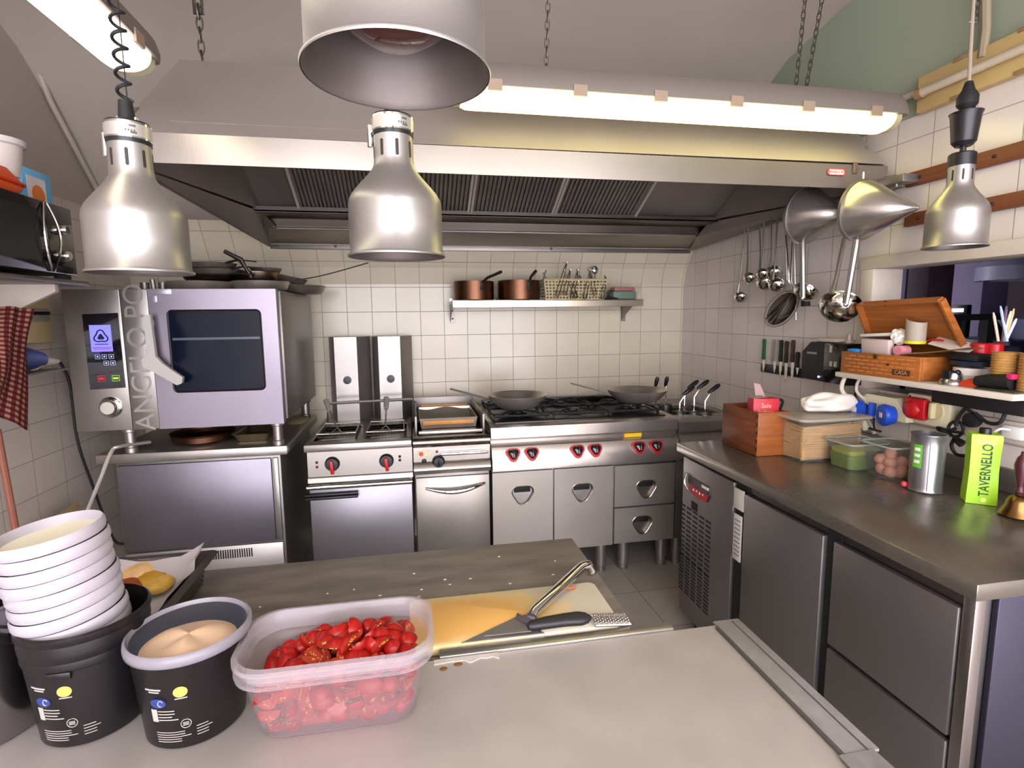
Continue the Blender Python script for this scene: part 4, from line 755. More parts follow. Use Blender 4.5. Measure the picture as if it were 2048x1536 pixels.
# on the microwave
b = MB(); c = (-1.33, 1.925, 1.935)
t = thing('plastic_tub', 'white plastic tub standing on the orange box at the left edge', 'container', c)
q = PX(5, 330, -1.33)
QT = PX(-8, 300, -1.36); QT.z = 1.946
b.lathe([(0, 0), (.058, 0), (.072, .11), (.079, .112), (.079, .122), (.070, .122), (.056, .004), (0, .004)], QT, 40); b.done('tub', mat('milky_white_plastic', 'd9cfc8', .4), t)
b = MB(); b.lathe([(.072, .10), (.080, .104), (.081, .122), (.072, .124)], QT, 40); b.done('rim', WHITEP, t)
OYc = PX(50, 365, -1.24).y-.155
ORB = mat('orange_packaging', 'e0551c', .3, noise=.25, nscale=9)
t = thing('orange_package', 'glossy orange food package lying on the microwave', 'package', (-1.33, 1.85, 1.86))
b = MB(); b.loft([[Vector((-1.335+x*s, OYc+y*s, z)) for x, y in rrect(-.10, .11, -.2, .15, .05)] for s, z in ((.9, 1.861), (1, 1.88), (1.0, 1.905), (.8, 1.943))]); b.done('package_body', ORB, t)
b = MB(); b.loft([[Vector((-1.335+x*s, OYc+y*s, z)) for x, y in rrect(-.10, .11, -.2, .15, .05)] for s, z in ((1.0, 1.890), (1.07, 1.894), (1.07, 1.900), (1.0, 1.902))]); b.done('package_flange', mat('red_orange_flange', 'c93a18', .3), t)
t = thing('carton', 'light blue carton with egg picture standing on the microwave', 'carton', (-1.38, 2.10, 1.86))
b = MB(); BY = PX(102, 360, -1.30).y; b.box(-1.44, -1.30, BY-.16, BY, 1.861, 1.992, .006); b.done('carton_body', mat('light_blue_card', '6fb4dc', .5), t)
b = MB(); b.box(-1.2995, -1.2985, BY-.14, BY-.04, 1.866, 1.965); b.done('white_picture', mat('pale_print', 'd8cfd0', .5), t)
b = MB(); b.lathe([(0, 0), (.035, 0), (.035, .001), (0, .001)], n=24, M=Matrix.Translation((-1.2984, BY-.085, 1.905)) @ Matrix.Rotation(PI/2, 4, 'Y')); b.done('egg_print', mat('orange_print', 'd77a35', .5), t)
# breaker panel, cloth, bottle
q0 = PX(28, 560, WL+.03); q1 = PX(108, 690, WL+.03)
t = thing('switch_box', 'cream electrical box with breakers on the left wall under the shelf', 'electrical box', (WL, 2.7, 1.37))
ya, yb_ = PX(45, 600, WL+.04).y, PX(106, 640, WL+.04).y; za, zb = PX(106, 684, WL+.04).z, 1.62
b = MB(); b.box(WL, WL+.04, ya-.12, yb_, za, zb, .008); b.done('box_body', mat('cream_box', 'cdb98a', .5), t)
for zc in (PX(80, 630, WL+.04).z, PX(80, 572, WL+.04).z):
    b = MB(); b.box(WL+.04, WL+.052, yb_-.22, yb_-.04, zc-.028, zc+.028, .003); br_ = b.done('breaker_row', mat('grey_breakers', '9c958a', .5), t)
    b = MB()
    for k in range(5): b.box(WL+.052, WL+.06, yb_-.20+k*.033, yb_-.18+k*.033, zc-.0, zc+.014)
    b.done('breaker_switch', BLACKM, br_)
cl = bpy.data.materials.new('red_checked_cotton'); cl.use_nodes = True; nt = cl.node_tree; N = nt.nodes; L = nt.links; bs = N['Principled BSDF']; bs.inputs['Roughness'].default_value = .85
uv = N.new('ShaderNodeUVMap'); vs = []
sp_ = N.new('ShaderNodeSeparateXYZ'); L.new(uv.outputs[0], sp_.inputs[0])
for k in range(2):
    m1 = N.new('ShaderNodeMath'); m1.operation = 'MULTIPLY'; m1.inputs[1].default_value = (13, 22)[k]; L.new(sp_.outputs[k], m1.inputs[0])
    m2 = N.new('ShaderNodeMath'); m2.operation = 'FRACT'; L.new(m1.outputs[0], m2.inputs[0]); m3 = N.new('ShaderNodeMath'); m3.operation = 'GREATER_THAN'; m3.inputs[1].default_value = .5; L.new(m2.outputs[0], m3.inputs[0]); vs.append(m3)
ad = N.new('ShaderNodeMath'); ad.operation = 'ADD'; L.new(vs[0].outputs[0], ad.inputs[0]); L.new(vs[1].outputs[0], ad.inputs[1]); dv = N.new('ShaderNodeMath'); dv.operation = 'DIVIDE'; dv.inputs[1].default_value = 2; L.new(ad.outputs[0], dv.inputs[0])
cr = N.new('ShaderNodeValToRGB'); cr.color_ramp.interpolation = 'CONSTANT'; cr.color_ramp.elements[0].color = (*lin('c79a80'), 1); cr.color_ramp.elements[1].position = .75; cr.color_ramp.elements[1].color = (*lin('5c1a20'), 1); e = cr.color_ramp.elements.new(.25); e.color = (*lin('84363a'), 1); L.new(dv.outputs[0], cr.inputs[0]); L.new(cr.outputs[0], bs.inputs['Base Color'])
bm = bmesh.new(); uvl = bm.loops.layers.uv.new('UVMap'); nu, nv = 40, 50; CX = -1.30
def clothp(u, v):
    top = PX(-60+128*u, 612+20*abs(u-.6), CX); bot = PX(-110+165*u, 760+100*u+40*(1-abs(2*u-1))*0, CX+.02); p = top.lerp(bot, v)
    p.x += .010*math.sin(u*22+v*2.0)*(1-.5*v)+.012*math.sin(u*9+v*5); p.y += .012*math.sin(v*7+u*4); return p
g = [[bm.verts.new(clothp(i/nu, j/nv)) for j in range(nv+1)] for i in range(nu+1)]
for i in range(nu):
    for j in range(nv):
        f = bm.faces.new((g[i][j], g[i+1][j], g[i+1][j+1], g[i][j+1]))
        for l, (a, c_) in zip(f.loops, ((i, j), (i+1, j), (i+1, j+1), (i, j+1))): l[uvl].uv = (a/nu, c_/nv)
bmesh.ops.solidify(bm, geom=bm.faces[:], thickness=.002)
me = bpy.data.meshes.new('tea_towel'); bm.transform(Matrix.Translation((-CX, -1.95, -1.1))); bm.to_mesh(me); bm.free(); me.materials.append(cl); me.shade_smooth(); tw = bpy.data.objects.new('tea_towel', me); C.objects.link(tw); tw.location = (CX, 1.95, 1.1)
tag(tw, 'red and cream checked tea towel hanging below the microwave', 'towel')
b = MB(); b.tube([(WL, 1.93, 1.505), (-1.31, 1.93, 1.50), (-1.29, 1.93, 1.52)], .005, 6); b.done('wall_hook', STEEL_D, label='thin steel peg holding the checked towel', cat='hook')
q = PX(100, 722, -1.40)
t = thing('squeeze_bottle', 'blue and cream nozzle bottle lying behind the checked towel', 'bottle', (q.x, q.y-.1, q.z-.03))
b = MB(); b.tube([q+Vector((0, -.22, .02)), q+Vector((0, -.15, .02)), q+Vector((0, -.06, .01))], [.045, .045, .03], 16); b.done('blue_body', mat('faded_blue_plastic', '3b4a80', .4), t)
b = MB(); b.tube([q+Vector((0, -.10, .0)), q+Vector((0, -.01, -.002)), q+Vector((0, .05, -.005))], [.028, .018, .007], 14); b.done('nozzle', CREAM, t)
b = MB(); b.box(WL, -1.34, q.y-.3, q.y+.01, q.z-.036, q.z-.030); b.done('wire_shelf', STEEL_D, label='small thin ledge on the left wall under the nozzle bottle', cat='shelf')
def curve(pts, n=10):
    pts = [Vector(p) for p in pts]; out = []
    for i in range(len(pts)-1):
        p0 = pts[max(i-1, 0)]; p1 = pts[i]; p2 = pts[i+1]; p3 = pts[min(i+2, len(pts)-1)]
        for k in range(n):
            u = k/n; out.append(.5*((2*p1)+(p2-p0)*u+(2*p0-5*p1+4*p2-p3)*u*u+(3*p1-p0-3*p2+p3)*u**3))
    return out+[pts[-1]]
b = MB(); b.tube(curve([PX(120, 724, -1.5), PX(140, 770, -1.49), PX(155, 880, -1.49), PX(185, 970, -1.48), PX(225, 1075, -1.46), PX(250, 1088, -1.42)]), .006, 8); b.done('power_cable', BLACKM, label='black cable running down the left wall beside the oven', cat='cable')
b = MB(); b.tube(curve([PY(300, 884, 2.72), PY(240, 893, 2.60), PY(222, 905, 2.585), PY(200, 960, 2.55), PY(172, 1030, 2.52), PY(165, 1060, 2.5)]), .008, 8); b.done('bent_hose', mat('pale_braided_hose', 'b4aba2', .35, .5), label='pale hose bent over the left edge of the oven stand', cat='hose')
b = MB(); b.tube([PX(-6, 860, -1.45), PX(35, 1080, -1.45)], .012, 10); b.done('broom_handle', mat('reddish_stick', '8a5544', .5), label='reddish wooden stick leaning at the lower left wall', cat='stick')
b = MB(); b.prism([PX(70, 1060, -1.50), PX(148, 1006, -1.50), PX(150, 1016, -1.50), Vector((-1.5, PX(150, 1016, -1.5).y, 0)), Vector((-1.5, PX(70, 1060, -1.5).y, 0))], (.02, 0, 0)); b.done('cardboard_piece', mat('tan_cardboard', 'a28a62', .7), label='tan cardboard corner sticking up behind the white lids', cat='cardboard')
# below the oven
q = PZ(388, 892, .865)
b = MB(); b.lathe([(0, 0), (.10, 0), (.135, .012), (.14, .045), (.144, .047), (.13, .02), (.1, .005), (0, .005)], (q.x+.005, 2.83, .866), 44); b.done('copper_dish', COPPER, label='round copper pan on the stand top under the oven', cat='pan')
t = thing('metal_tray', 'small flared metal tray under the right side of the oven', 'tray', (-.77, 2.88, .866)); 
b = MB(); b.loft([[Vector((-.77+x*s, 2.86+y*s, z)) for x, y in rrect(-.085, .085, -.13, .13, .02)] for s, z in ((.82, .867), (1, .905), (1.08, .908), (1.0, .903), (.8, .871))], cap=False); b.box(-.835, -.705, 2.76, 2.96, .868, .871); b.done('tray_body', mat('dull_gold_steel', '8f8468', .35, .9), t)
b = MB(); b.lathe([(0, 0), (.05, 0), (.062, .014), (.05, .018), (0, .016)], (-.655, 3.22, .866), 30, sx=1.0, sy=1.8); b.done('round_board', mat('pale_wooden_lid', 'a89a72', .6), label='pale flat lid on the stand top behind the oven foot', cat='lid')
# pans on top of the oven
OTZ = 1.588
def stackpan(lab, x, y, z, r, h, m, flare=1.15, grp='pans stacked on the oven', name='frying_pan'):
    t = thing(name, lab, 'pan', (x, y, z), grp); b = MB(); b.lathe([(0, 0), (r*.82, 0), (r*.9, .01), (r*flare*.87, h), (r*flare*.85, h), (r*.88, .012), (0, .004)], (x, y, z), 40); b.done('pan_body', m, t, sharp=60); return t
DST = mat('dark_used_pan', '8f857b', .38, .7, noise=.5, nscale=10)
def strap(t, p0, p1, p2, w_=.011, m=None):
    b = MB(); pts = curve([p0, p1, p2], 6); d = (Vector(p2)-Vector(p0)).normalized(); s = d.cross(Vector((0, 1, 0)) if abs(d.y) < .8 else Vector((1, 0, 0))).normalized()
    s = d.cross(Vector((0, 0, 1))).normalized(); u = s.cross(d)
    b.loft([[p+s*w_+u*.003, p-s*w_+u*.003, p-s*w_-u*.003, p+s*w_-u*.003] for p in pts]); b.done('handle', m or MC['dark_iron_strap'], t)
a = stackpan('wide flat pan at the left under the stack on top of the oven', -.97, 2.84, OTZ, .15, .042, mat('worn_pan_steel', 'b5aca2', .36, .75, noise=.4, nscale=9))
p = stackpan('wide flat pan at the right under the stack on top of the oven', -.715, 2.87, OTZ+.001, .135, .045, MC['worn_pan_steel'])
p0 = PY(553, 566, 2.92); strap(p, p0, PY(640, 552, 3.03), PY(735, 526, 3.14), .010)
p = stackpan('shallow saucepan with an upright bent handle, stacked on the oven', -.725, 2.87, OTZ+.046, .098, .045, mat('saucepan_used_steel', '8a7767', .3, 1, noise=.3, nscale=10), 1.12, name='saucepan')
h0 = PY(503, 556, 2.765); h1 = PY(482, 520, 2.755); h2 = PY(448, 502, 2.74)
b = MB(); b.tube([h0, h0.lerp(h1, .6), h1, h1.lerp(h2, .5), h2], [.010, .008, .013, .010, .009], 8); b.done('bent_handle', MC['dark_iron_strap'], p)
stackpan('small lidlike pan topping the stack on the right of the oven', -.70, 2.93, OTZ+.093, .075, .022, DST)
p = stackpan('dark frying pan tilted behind the stack on the right of the oven', -.66, 3.10, OTZ+.06, .12, .035, DST)
p.rotation_euler = (0, R(12), 0)
stackpan('large shallow pan overhanging the rear right of the oven top', -.62, 3.22, OTZ-.0, .16, .045, DST)
for i, (z, x, r, l_) in enumerate(((.044, -.93, .125, 'lower dark pan of the stack behind the left heat lamp'), (.074, -.90, .115, 'middle dark pan of the stack behind the left heat lamp'), (.104, -.92, .105, 'upper dark pan of the stack behind the left heat lamp'))):
    p = stackpan(l_, x, 2.86, OTZ+z, r, .028, DST if i else CARBON); strap(p, (x+.08, 2.79, OTZ+z+.025), (x+.14, 2.77, OTZ+z+.035), (x+.22, 2.75, OTZ+z+.028), .009)

# ================================================================ RIGHT WALL AND HATCH SHELF
HX = 1.68; HZ = 1.22
t = thing('hatch_shelf', 'thick white painted shelf across the serving hatch', 'shelf', (1.8, 1.6, 1.2))
yA, yB_ = 1.232, 1.893
b = MB(); b.box(HX, 2.0, yA, yB_-.0, HZ-.020, HZ, .004); b.done('board', PAINTW, t)
b = MB(); q = [(HX+.03, HZ-.02), (HX+.02, HZ-.05), (HX+.05, HZ-.10), (HX+.12, HZ-.17), (1.875, HZ-.27), (1.875, HZ-.24), (HX+.14, HZ-.14), (HX+.09, HZ-.06), (HX+.10, HZ-.02)]
b.tube(curve([(HX+.03, yB_-.018, HZ-.025), (HX+.025, yB_-.018, HZ-.08), (1.80, yB_-.018, HZ-.16), (1.868, yB_-.018, HZ-.26)], 6), .008, 10); b.tube(curve([(HX+.09, yB_-.03, HZ-.025), (HX+.08, yB_-.03, HZ-.08), (1.84, yB_-.03, HZ-.15), (1.868, yB_-.018, HZ-.24)], 6), .006, 10)
b.done('curved_bracket', PAINTW, t)
# wooden hinged box, open
bx = HX+.012
y1_, y0_ = PX(1683, 705, bx).y, PX(1840, 735, bx).y; bz = HZ; bh = .083
t = thing('wooden_box', 'open hinged wooden box full of papers on the white hatch shelf', 'box', (bx+.08, (y0_+y1_)/2, bz)); WB = t
wd = .17
b = MB(); b.box(bx, bx+.012, y0_, y1_, bz, bz+bh, .002); b.box(bx+wd-.012, bx+wd, y0_, y1_, bz, bz+bh, .002); b.box(bx+.012, bx+wd-.012, y0_, y0_+.012, bz, bz+bh, .002); b.box(bx+.012, bx+wd-.012, y1_-.012, y1_, bz, bz+bh, .002); b.box(bx+.012, bx+wd-.012, y0_+.012, y1_-.012, bz, bz+.008); b.done('box_body', WOOD, t)
b = MB()
for i in range(5):
    z = bz+.012+i*.014
    for j in range(7):
        y = y0_+.02+(y1_-y0_-.05)*((j+.5*(i % 2))/7); b.box(bx-.0012, bx, y, y+.030, z, z+.0035)
b.done('woven_relief', mat('pale_wood_relief', 'c07c3c', .45), t)
b = MB(); b.box(bx-.002, bx, y0_+.035, y0_+.105, bz+.014, bz+.034); lb_ = b.done('name_plate', mat('dark_plate', '4e2c1a', .5), t)
text('CASA', .020, F_X(bx-.0022, y0_+.07, bz+.024), mat('plate_letters', 'a88868', .5), t)
b = MB(); b.box(bx-.006, bx, (y0_+y1_)/2+.0, (y0_+y1_)/2+.014, bz+bh-.018, bz+bh-.002, .001); b.sph((bx-.002, y0_+.125, bz+.048), .006, sx=.3); b.done('catch', mat('dark_brass', '5a4020', .4, .8), t)
# lid leans back over the shelf, hinged at the far long edge
lx0, lz0 = bx+wd, bz+bh; ang = R(58); ldir = Vector((-math.cos(ang)*.0+.10, 0, 0))
hv = Vector((.06, 0, .135)); hn = hv.normalized(); nn = Vector((-hn.z, 0, hn.x))
tl_ = PX(1722, 607, 1.74); tr_ = PX(1885, 597, 1.74)
L0 = Vector((lx0-.005, y1_-.01, lz0)); L1 = Vector((lx0-.005, y0_-.005, lz0)); T0 = Vector((1.745, tl_.y, tl_.z)); T1 = Vector((1.745, tr_.y, tr_.z))
L0 = Vector((1.86, y1_-.0, lz0+.0)); L1 = Vector((1.86, PX(1945, 690, 1.86).y, lz0))
n_ = (L1-L0).cross(T0-L0).normalized()
if n_.x > 0: n_ = -n_
b = MB(); b.loft([[L0, L1, T1, T0], [p-n_*.006 for p in (L0, L1, T1, T0)]])
def lipbar(a, c, w_=.024, th=.008):
    d = (c-a).normalized(); e = n_*w_; inn = n_.cross(d)*th; b.loft([[a, a+e, a+e+inn, a+inn], [c, c+e, c+e+inn, c+inn]])
lipbar(T0, T1); lipbar(T1, L1); lipbar(L0, T0); b.done('lid', WOOD, t, flat=True)
b = MB(); mm = T0.lerp(T1, .36)+n_*.012; b.tube([mm+Vector((-.003, dy, dz)) for dy, dz in ((-.012, .004), (-.004, .008), (.008, .006), (.010, -.003), (.0, -.008))], .0022, 6); b.done('lid_hook', MC['dark_brass'], t)
# contents
def flat_box(name, lab, cat, x0, x1, y0, y1, z0, z1, m, rx=0, ry=0, rz=0, bev=.003, grp=None):
    b = MB(); c = Vector(((x0+x1)/2, (y0+y1)/2, (z0+z1)/2)); M = Matrix.Translation(c) @ Euler((rx, ry, rz)).to_matrix().to_4x4() @ Matrix.Translation(-c); b.box(x0, x1, y0, y1, z0, z1, bev, M=M); return b.done(name, m, label=lab, cat=cat, group=grp)
zb = bz+bh
ym = (y0_+y1_)/2
flat_box('blue_tape_reel', 'small bright blue roll lying on the left end of the wooden box', 'roll', bx+.01, bx+.045, y1_-.06, y1_-.012, zb-.006, zb+.012, mat('bright_blue', '2a7cc0', .3), bev=.009)
flat_box('notepad', 'white notepad with black edge on top of the papers in the box', 'notepad', bx+.05, bx+.13, ym-.02, y1_-.03, zb+.058, zb+.070, PAPER, rx=R(-4), ry=R(6))
flat_box('receipt_pad', 'pinkish pad of slips standing at the front of the wooden box', 'notepad', bx+.028, bx+.055, ym-.015, y1_-.065, zb-.03, zb+.052, mat('pinkish_paper', 'bfaeaa', .6), ry=R(-6))
b = MB(); q = PX(1698, 676, bx+.05); b.cyl(q+Vector((0, 0, -.02)), q+Vector((0, 0, .015)), .012, .008); b.sph(q+Vector((0, 0, -.015)), .018, sz=.6); b.done('ink_stamp', mat('grey_red_stamp', '7f6a66', .4), label='small stamp behind the blue roll in the wooden box', cat='stamp')
b = MB(); q = PX(1800, 701, bx+.045); b.cyl(q+Vector((-.012, 0, 0)), q+Vector((.03, 0, 0)), .018); o = b.done('marker_cap', mat('pink_cap', 'd98b98', .4), label='round pink ended tube lying in the middle of the wooden box', cat='tube')
def crumple(name, lab, cat, c, r, m, sc=(1, 1, 1)):
    b = MB(); b.sph(c, r, *sc, sub=3, jit=.16); return b.done(name, m, label=lab, cat=cat, sharp=20)
crumple('crumpled_paper', 'crumpled white paper ball in the wooden box', 'paper', PX(1800, 674, bx+.07), .030, PAPER)
# curled slip standing like an open cylinder
q = PX(1832, 662, bx+.075); b = MB(); b.grid(lambda u, v: Vector((q.x+.030*math.sin(-2.4+4.4*u), q.y-.032*math.cos(-2.4+4.4*u)*1.0, q.z-.036+.066*v+.018*v*abs(2*u-1)**2)), 20, 4, .0006)
o = b.done('curled_slip', mat('pale_paper', 'd3c9b8', .6), label='curled white slip standing upright in the wooden box', cat='paper')
b = MB(); b.lathe([(0, 0), (.032, 0), (.033, .010), (0, .012)], (q.x, q.y, q.z-.045), 24); b.done('yellow_tape', mat('acid_yellow', 'd4c81c', .4), label='yellow tape roll at the foot of the curled slip', cat='tape')
flat_box('printed_card', 'white card with red arcs leaning on the lid inside the box', 'card', bx+.09, bx+.15, y0_-.07, y0_+.06, zb+.040, zb+.043, mat('white_red_card', 'cdbfb6', .5), rx=R(14), ry=R(-28))
q = PX(1870, 684, bx+.1); b = MB(); b.tube(curve([q+Vector((0, .04, -.004)), q+Vector((0, .01, .008)), q+Vector((0, -.03, .006))], 5), .0035, 6); b.done('red_strip', RED, label='short red curved strip on the white card in the box', cat='strip')
b = MB(); q = PX(1890, 700, bx+.06); b.grid(lambda u, v: Vector((bx+.02+.10*v, y0_+.09-.20*u, zb+.004+.030*u**1.3+.006*math.sin(3*v))), 10, 6, .009); b.done('paper_wad', mat('cream_paper_wad', 'c8b190', .65, noise=.15, nscale=40), label='thick wad of cream paper sticking out of the right end of the box', cat='paper')
flat_box('black_wallet', 'black folder stacked on papers right of the wooden box', 'folder', bx+.06, bx+.14, y0_-.135, y0_-.04, zb-.004, zb+.018, BLACKM, rx=R(3), bev=.005)
flat_box('navy_pad', 'dark blue pad lying under the black folder', 'pad', bx+.065, bx+.15, y0_-.15, y0_-.045, zb-.022, zb-.006, mat('navy_cover', '1c2a3c', .5), bev=.004)
# paper stack carrying those, standing right of the box
t = thing('paper_roll', 'squat white tub of rolled paper on the shelf right of the box', 'paper', (bx+.10, y0_-.085, bz))
b = MB(); b.lathe([(0, 0), (.042, 0), (.044, .003), (.044, .054), (0, .056)], (bx+.10, y0_-.085, bz), 30); b.done('roll_body', PAPER, t)
b = MB(); b.lathe([(.0445, .02), (.0445, .032)], (bx+.10, y0_-.085, bz), 30); b.done('seam_band', mat('grey_band', 'b0a79e', .6), t)
q = PX(1893, 745, bx+.01)
t = thing('kitchen_timer', 'round silver and black gadget on the shelf right of the wooden box', 'timer', (bx+.035, q.y, bz))
b = MB(); b.lathe([(0, 0), (.036, 0), (.037, .006), (.034, .014), (.028, .02), (.026, .034), (.024, .040), (0, .042)], (bx+.035, q.y, bz), 36); b.done('silver_body', mat('silver_shell', 'a5a2a2', .2, .9), t)
b = MB(); b.box(bx+.006, bx+.03, q.y-.014, q.y+.014, bz+.018, bz+.048, .005); b.sph((bx+.03, q.y-.02, bz+.042), .009); b.done('black_face', BLACK, t)
p = PX(1918, 700, bx+.14)
for i, (x_, yy, l_) in enumerate(((1956, 725, 'bottle with red cap standing right behind the wooden box'), (1985, 725, 'bottle with red cap standing behind the wicker pot'))):
    q = PX(x_, yy, bx+.155+.03*i); t = thing('squeeze_bottle', l_, 'bottle', (q.x, q.y, bz), 'red capped bottles on the hatch shelf')
    b = MB(); b.lathe([(0, 0), (.024, 0), (.025, .004), (.025, .085), (.02, .09), (0, .09)], (q.x, q.y, bz), 24); b.done('bottle_body', mat('white_red_label', 'b59a94', .4), t)
    b = MB(); b.lathe([(.0225, .075), (.0245, .077), (.0245, .128), (.020, .132), (0, .132)], (q.x, q.y, bz), 24); b.done('red_cap', RED, t)
WK = mat('wicker', 'b98948', .6, noise=.3, nscale=60, bump=.8, bscale=14, stretch=(12, 12, 60))
for i, (x_, l_) in enumerate(((2010, 'wicker pot holding pens on the hatch shelf'), (2068, 'second wicker pot cut by the right edge of the picture'))):
    q = PX(x_, 738, bx+.065); t = thing('wicker_pot', l_, 'pot', (q.x, q.y, bz), 'wicker pots on the hatch shelf'); b = MB(); n = 90
    prof = [(.034+.0016*math.sin(k*PI/1.0+0)*0+.0014*(1 if k % 2 else -1), .004+.108*k/26) for k in range(27)]
    b.lathe([(0, 0), (.034, 0)]+prof+[(.036, .114), (.031, .114), (.030, .01), (0, .008)], (q.x, q.y, bz), 40); b.done('pot_body', WK, t)
    if i == 0: PEN = q
for i, (x0, y0, x1, y1, m_, l_) in enumerate(((1987, 625, 1993, 660, 'c9b7a4', 'cream capped pen leaning leftmost in the wicker pot'), (2001, 612, 2010, 660, '9fb2d4', 'pale blue pen second from left in the wicker pot'), (2013, 612, 2008, 660, '5a3a5a', 'dark violet pencil in the middle of the wicker pot'), (2022, 622, 2012, 660, 'd8cdb8', 'cream pencil leaning right in the wicker pot'), (2028, 617, 2016, 660, 'cfa878', 'tan pencil leaning furthest right in the wicker pot'), (2033, 637, 2022, 660, 'c8d0ff', 'short bluish white pen at the right rim of the wicker pot'))):
    a = PX(x0, y0, PEN.x+.004*(i-2)); c = PX(x1, y1, PEN.x+.002*(i-2)); c2 = c+(c-a).normalized()*.035; b = MB(); b.tube([a, a.lerp(c2, .15), c2], [.0018, .0038, .0038], 8); b.done('pen', mat('pen_'+m_, m_, .35), label=l_, cat='pen', group='pens in the wicker pot')
q = PX(1930, 752, bx+.012)
b = MB(); b.loft([[Vector((bx+.02+dx, q.y+dy, bz+.001+dz)) for dx, dy, dz in ring] for ring in ([(0, .035, 0), (.01, .03, .012), (.03, .033, 0)], [(-.005, -.005, 0), (.01, -.005, .028), (.035, -.005, 0)], [(.0, -.03, 0), (.01, -.03, .022), (.03, -.03, 0)])]); b.done('red_pouch', mat('orange_red_rubber', 'c23a24', .4), label='red rubbery triangular piece lying on the shelf by the black device', cat='pouch')
q0, q1 = PX(1955, 752, bx+.03), PX(2030, 745, bx+.04)
t = thing('handheld_device', 'black and magenta handheld device lying at the right end of the shelf', 'device', (bx+.03, (q0.y+q1.y)/2, bz))
b = MB(); b.tube([Vector((bx+.03, q0.y, bz+.022)), Vector((bx+.03, q0.y*.6+q1.y*.4, bz+.026)), Vector((bx+.035, q1.y, bz+.03))], [.016, .022, .024], 12); b.done('device_body', BLACKM, t)
b = MB(); b.box(bx+.015, bx+.05, q1.y-.012, q1.y+.006, bz+.038, bz+.055, .004); b.done('magenta_button', mat('magenta', 'b8205a', .4), t)
flat_box('clear_tray', 'low dark greenish tray under the black device at the right shelf end', 'tray', bx+.0, bx+.14, yA+.005, q0.y-.015, bz, bz+.007, mat('murky_green_plastic', '3a3a30', .25), bev=.003)
flat_box('paper_sheets', 'white paper sheets lying behind the black device', 'paper', bx+.08, bx+.16, yA+.02, q0.y-.0, bz+.012, bz+.016, PAPER)
# blue folder behind
p = [PX(1722, 585, 1.90), PX(1825, 592, 1.90), PX(1800, 690, 1.90), PX(1717, 664, 1.90)]
b = MB(); b.box(1.892, 1.915, OY1-.16, OY1-.03, HZ, 1.50, .003); b.done('blue_folder', BLUEP, label='blue plastic folder standing behind the open wooden lid', cat='folder')
# knife strip, knives, black wall unit
ky0, ky1 = PX(1604, 750, 1.87).y, PX(1523, 740, 1.87).y
t = thing('magnetic_strip', 'black magnetic knife strip on the tiled right wall', 'strip', (1.87, (ky0+ky1)/2, 1.14))
b = MB(); b.box(1.862, 1.879, ky0-.02, ky1, 1.14, 1.185, .006); b.done('strip_body', BLACK, t)
for i, (x, zt, col, l_) in enumerate(((1530, 678, '1f5a3a', 'green handled knife, leftmost on the magnetic strip'), (1552, 680, '8d857d', 'knife with pale streaked handle, second on the magnetic strip'), (1564, 680, '1c1718', 'black handled knife, third on the magnetic strip'), (1575, 682, '241a18', 'black handled knife with longest blade, fourth on the strip'), (1588, 680, '3a2422', 'brown black knife, fifth on the magnetic strip'), (1597, 704, '1a1a28', 'short black knife, last on the strip beside the wall unit'))):
    a = PX(x, zt, 1.858); t = thing('kitchen_knife', l_, 'knife', (1.858, a.y, 1.11), 'knives on the magnetic strip'); L_ = .13 if i < 5 else .09
    b = MB(); b.loft([[Vector((1.856+dx, a.y+dy*w_, z)) for dx, dy in ((-.006, -.010), (.004, -.010), (.004, .010), (-.006, .010))] for z, w_ in ((a.z, .7), (a.z-.01, 1.05), (a.z-.05, .8), (a.z-L_*.8, 1.05), (a.z-L_*.85, .9))]); b.done('handle', mat('grip_'+col, col, .45), t)
    zb_ = 1.145-(.0, .0, .01, .035, .02, -.01)[i]; b = MB(); b.loft([[Vector((x_, a.y+dy, z)) for x_, dy in ((1.857, -.012*w_), (1.8585, -.012*w_), (1.8585, .010*w_), (1.857, .010*w_))] for z, w_ in ((a.z-L_*.83, 1), (zb_+.03, .9), (zb_, .15))]); b.done('blade', CHROME, t)
uy0, uy1 = PX(1700, 720, 1.80).y, PX(1608, 720, 1.80).y
t = thing('wall_unit', 'black wall mounted box with blue light between knives and shelf', 'device', (1.83, (uy0+uy1)/2, 1.14))
b = MB(); zt = 1.325; b.prism([(1.79, uy0, 1.150), (1.79, uy0, zt), (1.79, uy1-.05, zt), (1.79, uy1, zt-.045), (1.79, uy1, 1.155)], (.089, 0, 0)); b.done('unit_body', mat('unit_black', '131116', .3), t, flat=True)
b = MB(); b.box(1.786, 1.79, uy0, (uy0+uy1)/2-.005, 1.152, zt-.002, .001); b.done('door_panel', mat('unit_gloss', '0e0d10', .15, coat=.6), t)
b = MB()
for y, z, w_, h in ((uy0+.085, 1.285, .014, .03), (uy0+.08, 1.225, .014, .022), (uy0+.055, 1.225, .014, .022)): b.box(1.784, 1.786, y, y+w_, z, z+h)
b.done('sticker', mat('worn_white_sticker', 'a8aa98', .6), t)
b = MB(); b.sph((1.786, (uy0+uy1)/2+.02, 1.172), .0045); b.done('status_light', mat('blue_white_led', 'c8ccff', .3, emit=(.6, .62, 1), es=3), t)
b = MB(); b.box(1.788, 1.79, uy1-.09, uy1-.03, 1.27, 1.28); b.done('name_strip', mat('grey_text', '7a7478', .5), t)
q = PX(1660, 674, 1.82); b = MB(); b.box(1.80, 1.865, q.y-.06, q.y+.06, 1.326, 1.344, .008); b.done('tape_dispenser', mat('grey_cream', 'b5afa0', .4), label='pale rounded gadget lying on the black wall unit', cat='gadget')
b = MB(); b.tube([(1.86, uy0+.03, 1.15), (1.865, uy0+.02, 1.05), (1.868, uy0+.04, .96)], .004, 6); b.done('power_cable', BLACKM, label='thin black cable below the black wall unit', cat='cable')
